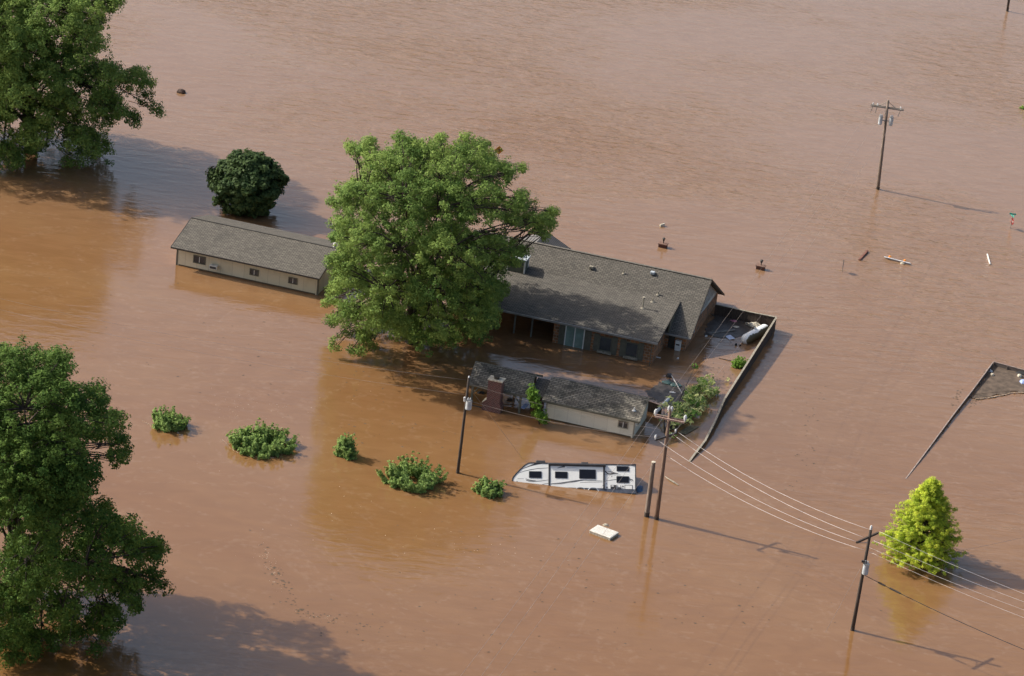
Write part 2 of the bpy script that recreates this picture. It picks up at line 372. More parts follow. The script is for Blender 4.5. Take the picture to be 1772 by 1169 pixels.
big_tree('foreground_tree', 'towering dark green tree in the near left corner, closest to the camera', (35, 1085),
    [(0,640,46),(60,636,44),(104,632,30),(-40,650,50),(150,690,36),(100,690,45),(40,710,58),(-40,720,70),(184,738,38),(206,768,18),(110,760,52),(200,790,16),(30,800,58),
     (135,815,46),(95,800,46),(60,790,60),(-10,800,60),(110,850,46),(0,750,55),(45,870,55),(20,1120,46),(70,1110,34),(120,1095,26),(70,850,50),(-30,880,60),(110,900,50),(175,905,42),(214,925,34),(250,958,32),(272,945,16),(262,1005,26),(284,1012,12),(150,980,50),
     (60,960,60),(212,1015,38),(235,1045,18),(178,1068,36),(110,1050,40),(50,1040,50),(0,1060,48),(-50,1000,60),(168,1108,16),(30,1095,22),(200,1085,14)],
    (11.5, 13.0, 10.5, 12.8, -1.5), .46, .92, 42, .114, leaf_deep, 37, .65, (-.3, 0, 5.0), nlimb=18)

def round_tree():
    B = gp(425, 366); root = tag(empty('round_tree', B), 'compact dark round tree with a clipped dome shape behind the long outbuilding', 'tree')
    g = random.Random(3); cs = []; rs = []
    for _ in range(760):
        d = Vector((g.gauss(0, 1), g.gauss(0, 1), g.gauss(0, 1))).normalized(); k = g.uniform(.8, 1.0) if g.random() < .8 else g.uniform(.3, .8)
        w = 3.5*(1+.09*math.sin(d.x*6+1+d.z*3)+.09*math.sin(d.y*7+d.z*4))*(1.12 if g.random() < .06 else 1)
        c = Vector((d.x*w*k, d.y*w*k, 3.1+d.z*3.25*k))
        if d.z < 0: c.x *= 1-.10*abs(d.z); c.z = max(3.1+d.z*3.4*k, .35)
        cs.append(c); rs.append(g.uniform(.3, .6))
    tb = MB(); tb.tube([(0, 0, -1), (0, 0, 1.5), (.1, 0, 3)], [.28, .22, .1], 7)
    for _ in range(14):
        c = g.choice(cs); tb.tube([(0, 0, 1.4), (c.x*.5, c.y*.5, 1.4+(c.z-1.4)*.6), c], [.11, .07, .02], 5)
    tb.build('trunk', bark, root, smooth=True)
    leaves('crown', cs, rs, 46, .20, leaf_dark, root, seed=5, up=.6, aspect=.7)
round_tree()

def cypress():
    B = gp(1590, 968); root = tag(empty('conical_tree', B), 'bright yellow green cone shaped tree beside the dark leaning utility pole', 'tree')
    g = random.Random(9); cs = []; rs = []; tb = MB(); tb.tube([(0, 0, -1), (0, 0, 3), (0, 0, 7.1)], [.2, .12, .03], 7)
    for k in range(380):
        z = 7.2*(1-(1-g.random())**1.0)*.97+.1; t = z/7.4; L_ = 4.25*(1-t)**.82*(1-.18*math.exp(-z*1.5))*g.uniform(.72, 1.12); a = g.uniform(0, 2*math.pi)
        tip = Vector((math.cos(a)*L_, math.sin(a)*L_, z+.12*L_)); tb.tube([(0, 0, z), tip*.5+Vector((0, 0, z*.5+.1)), tip], [.04, .03, .01], 4)
        for j in range(7):
            f = .4+.6*(j+.5)/7; p = Vector((tip.x*f, tip.y*f, z+.12*L_*f))
            cs.append(p+Vector((g.gauss(0, .16), g.gauss(0, .16), g.gauss(0, .16)))); rs.append(g.uniform(.16, .34)*(1.1-.4*f))
    tb.build('trunk', bark, root, smooth=True)
    leaves('crown', cs, rs, 30, .15, leaf_cyp, root, seed=6, flat=.7, up=.5, aspect=.17, tintr=.6)
cypress()

def bush(name, label, base, w, d, h, n, m=leaf_bush, seed=1, group='shrubs poking out of the flood water', lean=0, size=.12, gap=0, spread=.5, per=9, cnt=22, flatten=1.0):
    B = gp(*base); root = tag(empty(name, B), label, 'shrub', group); g = random.Random(seed); tb = MB(); cs = []; rs = []
    for k in range(n):
        a = 2*math.pi*(k+g.random())/n; q = g.uniform(gap, 1.25)**.6
        bx, by = math.cos(a)*w*q*spread, math.sin(a)*d*q*spread
        tx, ty = math.cos(a)*w*q+lean, math.sin(a)*d*q; tz = h*(1-.45*q*q*flatten)*g.uniform(.5, 1.2)
        pts = [Vector((bx, by, -.5)), Vector(((bx+tx)*.5, (by+ty)*.5, tz*.5)), Vector((tx, ty, tz))]
        tb.tube(pts, [.035, .025, .01], 4)
        for j in range(per):
            f = (j+.6)/per; p = pts[0].lerp(pts[2], .25+.75*f)
            cs.append(p+Vector((g.gauss(0, .1), g.gauss(0, .1), g.gauss(0, .05)))); rs.append(.29*(1.2-.8*f)*g.uniform(.6, 1.2))
    tb.build('stem', bark, root); leaves('foliage', cs, rs, cnt, size, m, root, seed=seed, up=.5); return root
bush('shrub', 'small upright shrub with spiky shoots, leftmost shrub in the open water', (291, 737), 1.65, 1.5, 1.9, 34, seed=1, size=.13)
bush('shrub', 'wide low mounded shrub ringed by pale foam', (452, 770), 2.75, 2.6, 1.6, 90, seed=2, size=.12, spread=.7, flatten=.8)
bush('shrub', 'narrow upright shrub standing alone below the biggest tree', (597, 788), .98, .9, 2.15, 28, seed=3, size=.12)
bush('shrub', 'large open shrub with a hollow middle left of the thin dark pole', (713, 833), 2.75, 2.3, 2.2, 56, seed=4, gap=.15, size=.13, spread=.6, per=8)
bush('shrub', 'small rounded shrub just left of the nose of the travel trailer', (845, 852), 1.2, 1.1, 1.5, 26, seed=5, size=.13)
bush('shrub', 'small bright shrub inside the brown fence below the white tank', (1280, 634), .62, .6, 1.0, 20, leaf_vine, seed=6, size=.11)
bush('shrub', 'sliver of green shrub cut by the right edge of the photo', (1782, 190), 1.0, 1.0, 1.2, 18, leaf_vine, seed=8, size=.12)

def fallen():
    B = gp(1197, 712); root = tag(empty('fallen_tree', B), 'toppled leafy tree with pale wilting leaves between the fence and the small shed', 'tree')
    g = random.Random(12); tb = MB(); cs = []; rs = []
    for k in range(130):
        t = g.random(); px = 1160+70*t+g.gauss(0, 9); py = 725-62*t+g.gauss(0, 13); z = max(.15, g.uniform(.2, 1.5)*(1-.5*abs(t-.6)))
        c = gp(px, py, z)-B; cs.append(c); rs.append(g.uniform(.25, .5))
        if k % 5 == 0: tb.tube([gp(1150, 748, 0)-B, (gp(1150, 748, .3)-B).lerp(c, .6), c], [.07, .05, .02], 4)
    for k in range(16):
        c = gp(1222+g.gauss(0, 12), 676+g.gauss(0, 10), .2)-B; cs.append(c); rs.append(.25)
    tb.build('trunk', bark, root); leaves('crown', cs, rs, 16, .22, leaf_pale, root, seed=13, up=.5, aspect=.4, tintr=.8)
fallen()

def vine():
    B = gp(935, 735); root = tag(empty('climbing_vine', B), 'green leafy vine climbing the gap between the pavilion and the small shed', 'vine')
    g = random.Random(14); cs = []; rs = []; tb = MB()
    for k in range(95):
        t = g.random(); px = 920+22*t**1.5+g.gauss(0, 4); py = 672+56*t+g.gauss(0, 4); Y = B.y+.8*(1-t)+g.uniform(-.5, .5)
        c = at(px, py, Y)-B; c.z = max(c.z, .15); cs.append(c); rs.append(g.uniform(.2, .38))
    tb.tube([(0, 0, -.5), (-.3, .4, 1), (-.8, .9, 2.4)], [.07, .05, .02], 5)
    tb.build('stem', bark, root); leaves('foliage', cs, rs, 22, .13, leaf_vine, root, seed=15)
vine()

# ---------------------------------------------------------------- buildings
AZ = R(14.61)
def window(parent, l0, l1, z0, z1, y, fm=olive, gm=glass, split=True, fr=.09):
    """frame around a pane on a wall whose outer face is at local y (front is -y)"""
    f = MB(); yo = y-.06
    f.bb(l0-fr, l1+fr, yo, y, z1, z1+fr); f.bb(l0-fr, l1+fr, yo-.02, y, z0-fr, z0)
    f.bb(l0-fr, l0, yo, y, z0, z1); f.bb(l1, l1+fr, yo, y, z0, z1)
    w = f.build('window', fm, parent)
    MB().bb(l0, l1, y-.02, y-.004, z0, z1).build('pane', gm, w)
    if split: MB().bb((l0+l1)/2-.03, (l0+l1)/2+.03, y-.045, y-.022, z0, z1).build('mullion', whitep, w)
    return w

def main_house():
    O = Vector((18.36, 261.59, 0)); h = tag(empty('brick_house', O, -AZ), 'large flooded stone and brick house with a sprawling grey shingled roof and porch', 'house')
    s = 3.66/6.44; zr = 5.27; XL = -24.0
    zf = lambda u: zr-s*u     # front slope height at distance u in front of the ridge
    # main gable roof
    r = MB()
    r.slab([(XL, 0, zr), (XL, -6.44, zf(6.44)), (0, -6.44, zf(6.44)), (0, 0, zr)], .14)
    r.slab([(XL, 0, zr+.001), (0, 0, zr+.001), (0, 7.6, zr-s*7.6), (XL, 7.6, zr-s*7.6)], .14)
    r.slab([(XL, -3.0, zf(3.0)+.035), (XL, -11.06, 2.42), (-2.15, -11.06, 2.42), (-2.15, -3.0, zf(3.0)+.035)], .14)
    roof = r.build('roof', shingle, h, uv=True)
    rc = MB(); rc.bb(XL, 0.01, -.14, .14, zr-.03, zr+.035); rc.build('ridge_cap', mat('ridge shingle', (.15, .137, .115), .9, (.1, .09, .078), 3), roof)
    g = MB(); g.bb(XL, -2.13, -11.17, -11.065, 2.22, 2.40); g.bb(-2.6, .02, -6.55, -6.445, 1.44, 1.60); g.build('gutter', gutter, roof)
    # barge boards on the right gable
    bb = MB(); n = Vector((0, 0, -1))
    bb.slab([(.005, 0, zr+.02), (.005, -6.5, zf(6.5)+.02), (.05, -6.5, zf(6.5)+.02), (.05, 0, zr+.02)], .22)
    bb.slab([(.005, .001, zr+.02), (.05, .001, zr+.02), (.05, 7.65, zr-s*7.65+.02), (.005, 7.65, zr-s*7.65+.02)], .22)
    bb.slab([(-2.145, -3.0, zf(3)+.045), (-2.145, -11.1, 2.43), (-2.105, -11.1, 2.43), (-2.105, -3.0, zf(3)+.045)], .2)
    bb.build('barge_board', darktrim, roof)
    # walls
    w = MB()
    def gable(x0, x1, za): 
        pts = [(x0, -5.97, -1.5), (x0, 7.0, -1.5), (x0, 7.0, zr-s*7-.16), (x0, 0, zr-.16), (x0, -5.97, zf(5.97)-.16)]
        q = [(x1, y, z) for _, y, z in pts]; w.add(pts+q, [(4, 3, 2, 1, 0), (5, 6, 7, 8, 9)]+[(i, (i+1) % 5, (i+1) % 5+5, i+5) for i in range(5)])
    gable(-.72, -.52, 0)
    gable(XL+.3, XL+.5, 0)
    w.bb(XL+.5, -.72, -5.97, -5.77, -1.5, 1.7); w.bb(XL+.5, -.72, 6.8, 7.0, -1.5, 1.15)
    w.bb(-12.3, -2.55, -10.56, -10.36, -1.5, 2.32)
    w.add([(-2.75, -10.36, -1.5), (-2.75, -5.98, -1.5), (-2.75, -5.98, 2.9), (-2.75, -10.36, 2.36), (-2.55, -10.36, -1.5), (-2.55, -5.98, -1.5), (-2.55, -5.98, 2.9), (-2.55, -10.36, 2.36)],
          [(0, 1, 2, 3), (7, 6, 5, 4), (0, 4, 5, 1), (1, 5, 6, 2), (2, 6, 7, 3), (3, 7, 4, 0)])
    w.bb(-12.3, -12.1, -10.35, -5.98, -1.5, 2.36)
    w.build('wall', stone, h, uv=True)
    # fill between low extension roof edge and main roof on the right
    MB().add([(-2.16, -3.05, 3.5), (-2.16, -6.4, 1.65), (-2.16, -6.4, 2.98), (-2.3, -3.05, 3.5), (-2.3, -6.4, 1.65), (-2.3, -6.4, 2.98)],
             [(0, 1, 2), (5, 4, 3), (0, 2, 5, 3), (1, 4, 5, 2)]).build('roof_cheek', olive, h)
    # board and batten in the gable
    gb = MB(); gb.add([(-.515, -5.5, 1.98), (-.515, 6.6, 1.98-.45), (-.515, 6.6, zr-s*6.6-.2), (-.515, 0, zr-.2), (-.515, -5.5, zf(5.5)-.2)], [(0, 1, 2, 3, 4)])
    gw = gb.build('gable_siding', battenw, h)
    bt = MB(); y = -5.2
    while y < 6.5:
        top = (zr-s*abs(y))-.22; 
        if top > 2.2: bt.bb(-.513, -.5, y-.06, y+.06, 1.9, top)
        y += .42
    bt.build('batten', darktrim, gw)
    MB().bb(-.51, -.3, -3.9, -3.4, 1.0, 1.55).build('meter_box', tankgrey, h, bevel=.03)
    # porch: posts, and wall sheets coloured dark to paint in the shade inside
    for l in (-12.22, -14.46, -16.16, -18.27, -20.3, -22.4):
        MB().bb(l-.07, l+.07, -10.45, -10.31, -1.5, 2.3).build('porch_post', olive if l > -12.4 else mat('grey post paint', (.17, .165, .14), .8, (.12, .115, .1), 3), h)
    MB().bb(XL+.5, -12.31, -6.02, -5.972, -1.5, 1.85).build('porch_shade_back_wall', darktrim, h); MB().bb(-12.36, -12.305, -10.3, -6.03, -1.5, 2.3).build('porch_shade_side_wall', darktrim, h)
    MB().bb(XL, -12.3, -10.5, -10.26, 2.3-.14, 2.3).build('porch_beam', darktrim, h)
    MB().bb(-2.69, -2.62, -11.12, -11.05, -1.5, 2.3).build('downspout', olive, h)
    # siding panels on the front wall either side of openings, sliding door, windows with shutters
    p = MB(); 
    for a, b_ in ((-11.75, -11.15), (-9.25, -8.6)): p.bb(a, b_, -10.61, -10.562, -1.5, 2.3)
    p.bb(-11.15, -9.25, -10.61, -10.562, 2.02, 2.3)
    p.build('siding_panel', olive, h)
    dd = MB(); 
    for a, b_ in ((-11.15, -11.05), (-9.35, -9.25), (-10.25, -10.15)): dd.bb(a, b_, -10.66, -10.562, -1.5, 2.02)
    dr = dd.build('sliding_door', whitep, h)
    MB().bb(-11.05, -10.25, -10.60, -10.565, -1.5, 2.02).build('pane', tealglass, dr); MB().bb(-10.15, -9.35, -10.60, -10.565, -1.5, 2.02).build('pane', tealglass, dr)
    for a, b_ in ((-7.7, -6.65), (-5.15, -4.1)):
        window(h, a, b_, .35, 1.6, -10.56, fm=olive, split=False)
        for c in (a-.62, b_+.1): MB().bb(c, c+.52, -10.62, -10.562, .1, 1.85).build('shutter', olive, h)
        MB().bb(a-.15, b_+.15, -10.86, -10.64, .08, .26).build('window_box', rail, h)
    # recess: dark door and white cabinet against the main front wall
    MB().bb(-2.2, -1.6, -6.02, -5.972, -1.5, 1.3).build('back_door', darktrim, h)
    cb = MB().bb(-1.45, -.92, -6.35, -5.98, -.6, 1.0).build('cabinet', whitep, h, bevel=.03)
    MB().bb(-1.35, -1.02, -6.37, -6.352, .55, .68).build('vent_slot', rvdark, cb)
    # chimney chase at the break of the roof
    c = MB().bb(-19.2, -17.5, -3.9, -2.7, 2.9, 4.75).build('chimney_chase', mat('sage siding', (.12, .13, .1), .8, (.09, .1, .075), 2), h)
    for x, y in ((-17.5, -3.9), (-19.2, -3.9), (-17.5, -2.7)): MB().box((x, y, 3.8), (.14, .14, 1.92)).build('corner_trim', whitep, c)
    MB().bb(-19.35, -17.35, -4.05, -2.55, 4.76, 4.9).build('chase_cap', tankgrey, c)
    MB().tube([(-18.6, -3.3, 4.9), (-18.6, -3.3, 5.25)], .17, 10).build('flue', offwhite, c); MB().tube([(-17.9, -3.3, 4.9), (-17.9, -3.3, 5.1)], .2, 10).build('flue', tankgrey, c)
    # roof vents and pipes
    for l, u in ((-11.5, 1.5), (-5.65, .75)):
        z = zf(u); v = MB().box((0, 0, .16), (.42, .42, .24)); o = v.build('roof_vent', rail if l < -8 else tankgrey, roof, bevel=.04); o.location = (l, -u, z)
    for l, u, hh in ((-8.35, 1.3, .35), (-4.45, 2.75, .35)):
        z = zf(u); v = MB().tube([(0, 0, 0), (0, 0, hh)], .06, 8); v.tube([(0, 0, -.02), (0, 0, .06)], [.2, .12], 8); o = v.build('vent_pipe', rail, roof); o.location = (l, -u, z)
    zl = lambda u: zf(3.0)+.035-(u-3.0)*(zf(3)+.035-2.42)/8.06
    for l, u, hh in ((-5.15, 5.6, 1.05), (-4.6, 4.1, .4)):
        v = MB().tube([(0, 0, 0), (0, 0, hh)], .06, 8); v.tube([(0, 0, -.02), (0, 0, .07)], [.24, .12], 8)
        if hh > 1: v.tube([(0, 0, hh-.05), (0, 0, hh+.1)], .15, 8)
        o = v.build('vent_pipe', rail, roof); o.location = (l, -u, zl(u))
    # rear wing with ribbed metal roof
    m = MB(); m.slab([(-18.0, 0, 4.66), (-12.2, 0, 1.87), (-12.2, 5, 1.87), (-18.0, 5, 4.66)], .08); m.slab([(-18.0, 0, 4.661), (-18.0, 5, 4.661), (-23.8, 5, 1.87), (-23.8, 0, 1.87)], .08)
    for k in range(17): 
        y = .1+k*.3; m.slab([(-18.0, y, 4.71), (-12.2, y, 1.92), (-12.2, y+.07, 1.92), (-18.0, y+.07, 4.71)], .05)
    m.build('rear_metal_roof', metalroof, h)
    MB().bb(-23.5, -12.5, 6.5, 6.7, -1.5, 1.1).build('rear_wall', siding, h, uv=True)
    # extension of the rear: gable wall of rear wing
    a = MB(); a.add([(-23.5, 4.7, -1.5), (-12.5, 4.7, -1.5), (-12.5, 4.7, 1.8), (-18, 4.7, 4.5), (-23.5, 4.7, 1.8)], [(0, 1, 2, 3, 4)]); a.build('rear_gable', siding, h, uv=True)
main_house()

def wing():
    O = Vector((-32.35, 267.16, 0)); h = tag(empty('outbuilding', O, -AZ), 'long low cream outbuilding with a grey shingled gable roof and window air conditioner', 'building')
    ln, run, rise, ez = 15.24, 4.9, 1.38, 2.11; zr = ez+rise
    r = MB(); r.slab([(0, 0, zr), (0, -run, ez), (ln, -run, ez), (ln, 0, zr)], .12); r.slab([(0, 0, zr+.001), (ln, 0, zr+.001), (ln, run, ez), (0, run, ez)], .12)
    rf = r.build('roof', shingle, h, uv=True)
    MB().bb(-.01, ln+.01, -.13, .0, zr-.03, zr+.03).build('ridge_cap', darktrim, rf)
    g = MB(); g.bb(-.02, ln+.02, -run-.05, -run-.002, ez-.14, ez+.01); g.slab([(-.045, 0, zr+.02), (-.045, -run, ez+.02), (-.003, -run, ez+.02), (-.003, 0, zr+.02)], .16)
    g.slab([(ln+.003, 0, zr+.02), (ln+.003, -run, ez+.02), (ln+.045, -run, ez+.02), (ln+.045, 0, zr+.02)], .16); g.build('fascia', darktrim, rf)
    MB().tube([(ln-.5, .4, zr-.1), (ln-.5, .4, zr+.35)], .16, 10).build('roof_vent', whitep, rf)
    w = MB(); y0 = -run+.84
    for x in (.35, ln-.55):
        pts = [(x, y0, -1.5), (x, run-.4, -1.5), (x, run-.4, ez), (x, 0, zr-.2), (x, y0, ez)]; q = [(x+.2, y, z) for _, y, z in pts]
        w.add(pts+q, [(4, 3, 2, 1, 0), (5, 6, 7, 8, 9)]+[(i, (i+1) % 5, (i+1) % 5+5, i+5) for i in range(5)])
    w.bb(.55, ln-.55, y0, y0+.2, -1.5, ez-.05); w.bb(.55, ln-.55, run-.6, run-.4, -1.5, ez-.05); w.build('wall', siding, h, uv=True)
    MB().bb(.56, ln-.56, y0-.02, y0-.002, -.2, .13).build('mud_stain', mat('wet mud stain', (.12, .085, .05), .6, (.08, .06, .04), 4), h)
    for x in (.33, ln-.38): MB().bb(x-.06, x+.1, y0-.03, y0+.1, -1.5, ez-.1).build('corner_trim', olive, h)
    # openings, placed by distance along the wall
    def lx(px, py):
        d = ray(px, py); L_ = Vector((math.cos(AZ), -math.sin(AZ), 0)); U = Vector((-math.sin(AZ), -math.cos(AZ), 0))
        Q = O+U*(-y0); t_ = (Q-CAM).dot(U)/d.dot(U); P = CAM+d*t_; return (P-O).dot(L_), P.z
    a = lx(336.5, 442); b_ = lx(354, 457); window(h, a[0], b_[0], b_[1]+.05, a[1], y0)
    a = lx(434, 465.5); b_ = lx(446, 476); window(h, a[0], b_[0], b_[1], a[1], y0)
    a = lx(501, 480); b_ = lx(513, 490.5); window(h, a[0], b_[0], b_[1], a[1], y0)
    a = lx(365.5, 455.5); b_ = lx(378, 465)
    ac = MB().bb(a[0], b_[0], y0-.5, y0-.01, b_[1]+.05, a[1]).build('air_conditioner', whitep, h, bevel=.02)
    MB().bb(a[0]+.06, b_[0]-.06, y0-.515, y0-.502, b_[1]+.1, a[1]-.07).build('grille', rvdark, ac)
wing()

S0 = Vector((11.54, 235.2, 0))
def shed():
    h = tag(empty('shed', S0, -AZ), 'small cream shed with patchy shingle roof behind the travel trailer', 'shed')
    x0, x1, u, ez, zr = -8.5, .5, .4, 1.87, 3.04
    r = MB(); r.slab([(x0, 2.35, zr), (x0, -u, ez), (x1, -u, ez), (x1, 2.35, zr)], .12); r.slab([(x0, 2.35, zr+.001), (x1, 2.35, zr+.001), (x1, 5.1, ez), (x0, 5.1, ez)], .12)
    rf = r.build('roof', shingle_old, h, uv=True)
    g = MB(); g.bb(x0, x1, -u-.06, -u-.003, ez-.15, ez+.01); g.build('fascia', olive, rf)
    MB().slab([(x1+.003, 2.35, zr+.02), (x1+.003, -u, ez+.02), (x1+.04, -u, ez+.02), (x1+.04, 2.35, zr+.02)], .16).build('barge_board', olive, rf)
    v = MB().tube([(0, 0, 0), (0, 0, .25)], .07, 8); v.tube([(0, 0, -.02), (0, 0, .08)], [.2, .1], 8); o = v.build('vent_pipe', whitep, rf); o.location = (-.35, .65, ez+.47)
    w = MB()
    for x in (-8.1, -.2):
        pts = [(x, 0, -1.5), (x, 4.7, -1.5), (x, 4.7, ez+.05), (x, 2.35, zr-.16), (x, 0, ez+.02)]; q = [(x+.2, y, z) for _, y, z in pts]
        w.add(pts+q, [(4, 3, 2, 1, 0), (5, 6, 7, 8, 9)]+[(i, (i+1) % 5, (i+1) % 5+5, i+5) for i in range(5)])
    w.bb(-7.9, -.2, 0, .2, -1.5, ez-.05); w.bb(-7.9, -.2, 4.5, 4.7, -1.5, ez-.05); w.build('wall', siding_pale, h, uv=True)
    MB().bb(-7.9, -.2, -.02, -.002, -.2, .12).build('mud_stain', MATS['wet mud stain'], h)
    tm = mat('tan trim', (.3, .28, .22), .8, (.24, .22, .17), 3)
    for xa, xb in ((-.06, .03), (-8.13, -8.02)): MB().bb(xa, xb, -.03, .1, -1.5, ez-.1).build('corner_trim', tm, h)
    window(h, -1.4, -.62, .82, 1.36, 0, fm=mat('tan trim', (.3, .28, .22)), fr=.08)
    e = MB(); e.bb(.003, .04, 1.3, 2.4, .7, 1.9); ew = e.build('side_window', MATS['tan trim'], h); MB().bb(.042, .05, 1.4, 2.3, .8, 1.8).build('pane', glass, ew)
shed()

def pavilion():
    h = tag(empty('pavilion', S0, -AZ), 'open shingle roofed patio pavilion with a tall red brick chimney', 'pavilion')
    x0, x1, u, ez, zr = -15.45, -10.0, .2, 1.82, 2.98
    r = MB(); r.slab([(x0-.2, 2.3, zr), (x0, -u, ez), (x1, -u, ez), (x1, 2.3, zr)], .12); r.slab([(x0-.2, 2.3, zr+.001), (x1, 2.3, zr+.001), (x1, 4.9, ez), (x0-.2, 4.9, ez)], .12)
    rf = r.build('roof', shingle_old, h, uv=True)
    g = MB(); g.bb(x0, x1, -u-.05, -u-.003, ez-.16, ez+.01); g.slab([(x1+.003, 2.3, zr+.02), (x1+.003, -u, ez+.02), (x1+.06, -u, ez+.02), (x1+.06, 2.3, zr+.02)], .2)
    g.slab([(x1+.003, 2.301, zr+.02), (x1+.06, 2.301, zr+.02), (x1+.06, 4.9, ez+.02), (x1+.003, 4.9, ez+.02)], .2); g.build('fascia', olive, rf)
    # lower link roof towards the shed
    k = MB(); k.slab([(-9.95, 3.2, 2.3), (-9.95, .9, 1.55), (-8.55, .9, 1.55), (-8.55, 3.2, 2.3)], .1); k.build('link_roof', MATS['weathered shingles'], h, uv=True)
    for x, y in ((-14.98, -.1), (-10.5, -.1), (-14.98, 4.5), (-10.5, 4.5), (-12.3, 4.5)):
        MB().bb(x-.09, x+.09, y-.09, y+.09, -1.5, ez-.1).build('post', olive, h)
    MB().tube([(-10.5, -.1, .9), (-11.1, -.1, 1.62)], .06, 6).build('brace', olive, h); MB().tube([(-14.98, -.1, .9), (-14.4, -.1, 1.62)], .06, 6).build('brace', olive, h)
    MB().bb(-9.95, -8.7, 1.4, 1.5, -1.5, 1.45).build('slat_wall', mat('dark red brown slats', (.09, .045, .04), .9, (.05, .03, .028), 5, stretch=(8, 1, 1)), h)
    MB().bb(-14.9, -13.7, -.75, -.68, -.1, .1).build('low_rail', darktrim, h)
    c = MB(); y0, y1 = -1.1, -.25
    c.add([(-13.68, y0, -1.5), (-11.95, y0, -1.5), (-11.95, y0, .6), (-12.1, y0, .95), (-12.1, y0, 3.0), (-13.35, y0, 3.0), (-13.35, y0, 1.1), (-13.68, y0, .72)] +
          [(-13.68, y1, -1.5), (-11.95, y1, -1.5), (-11.95, y1, .6), (-12.1, y1, .95), (-12.1, y1, 3.0), (-13.35, y1, 3.0), (-13.35, y1, 1.1), (-13.68, y1, .72)],
          [tuple(range(8)), tuple(range(15, 7, -1))]+[(i, i+8, (i+1) % 8+8, (i+1) % 8) for i in range(8)])
    ch = c.build('chimney', redbrick, h, uv=True)
    MB().bb(-13.41, -12.04, y0-.06, y1+.06, 3.0, 3.1).build('chimney_cap', offwhite, ch)
    MB().slab([(-13.74, y0-.03, .76), (-13.33, y0-.03, 1.16), (-13.33, y1+.03, 1.16), (-13.74, y1+.03, .76)], .05).build('shoulder_cap', offwhite, ch)
    f = MB(); f.tube([(-12.72, -.67, 3.1), (-12.72, -.67, 3.26)], .24, 12); f.tube([(-12.72, -.67, 3.3), (-12.72, -.67, 3.36)], .29, 12); f.tube([(-12.72, -.67, 3.25), (-12.72, -.67, 3.31)], .1, 8)
    f.build('flue', darktrim, ch)
pavilion()

# ---------------------------------------------------------------- fences
def fence(name, label, pts, m, capm, th=.06, post=True, cap=.09, n_post=2.4):
    """pts: (px, py, h): the top edge surveyed, h metres above the water"""
    P = [(gp(x, y, z), z) for x, y, z in pts]; B = Vector((P[0][0].x, P[0][0].y, 0)); root = tag(empty(name, B), label, 'fence')
    for i in range(len(P)-1):
        (a, za), (b_, zb) = P[i], P[i+1]; a = a-B; b_ = b_-B; d = (b_-a); d.z = 0; d.normalize(); n = Vector((-d.y, d.x, 0))*th/2
        q = MB(); lo = Vector((0, 0, 1)); A0 = Vector((a.x, a.y, -1.2)); B0 = Vector((b_.x, b_.y, -1.2))
        L_ = (b_-a).length; k = max(1, int(L_/.16)); 
        for j in range(k):
            t0, t1 = j/k+.04/k, (j+1)/k-.04/k; t2 = random.Random(j+i*99).uniform(-.02, .012)
            s0, s1 = a.lerp(b_, t0), a.lerp(b_, t1); g0, g1 = A0.lerp(B0, t0), A0.lerp(B0, t1); dz = Vector((0, 0, -.02+t2))
            q.add([g0-n, g1-n, s1-n+dz, s0-n+dz, g0+n, g1+n, s1+n+dz, s0+n+dz], [(0, 1, 2, 3), (7, 6, 5, 4), (0, 4, 5, 1), (2, 6, 7, 3), (1, 5, 6, 2), (0, 3, 7, 4)])
        q.build('board_panel', m, root)
        c = MB(); w = Vector((-d.y, d.x, 0))*cap
        c.add([a-w, b_-w, b_+w, a+w]+[p+Vector((0, 0, .05)) for p in (a-w, b_-w, b_+w, a+w)], [(3, 2, 1, 0), (4, 5, 6, 7), (0, 1, 5, 4), (1, 2, 6, 5), (2, 3, 7, 6), (3, 0, 4, 7)])
        c.build('top_rail', capm, root)
        if post:
            kk = max(1, int(L_/n_post))
            for j in range(kk):
                p = a.lerp(b_, (j+.5)/kk)+Vector((-d.y, d.x, 0))*(-.1); MB().bb(p.x-.05, p.x+.05, p.y-.05, p.y+.05, -1.2, p.z-.03).build('fence_post', m, root)
    return root
fence('board_fence', 'tall brown board fence with pale top rail bending around the flooded back yard',
      [(1238,526.5,1.05),(1290,538,1.12),(1343.6,549,1.36),(1318,589,1.3),(1291.6,631,1.18),(1253,691.6,.85),(1236.8,730,.55),(1220,762.7,.32),(1201,787,.12),(1193,798,.04)], board_in, rail)
fence('board_fence', 'low sunken grey fence with its rails just above water at the right edge',
      [(1567,829,-.02),(1600,785,.08),(1650,717,.2),(1685,672,.28),(1719,626,.4)], mat('pale grey boards', (.16, .13, .11), .95, (.1, .08, .07), 2), mat('pinkish grey rail', (.32, .26, .23), .9, (.22, .17, .15), 4), cap=.045)
fence('board_fence', 'short pale fence run meeting the sunken fence above the debris patch',
      [(1720,626,.4),(1768,639,.42),(1800,648,.42)], MATS['pale grey boards'], MATS['pinkish grey rail'], cap=.045)
fence('board_fence', 'short dark fence stub joined to the back corner of the small shed',
      [(1119,692,1.0),(1146,702,1.0)], board_in, arm_pink, post=False)

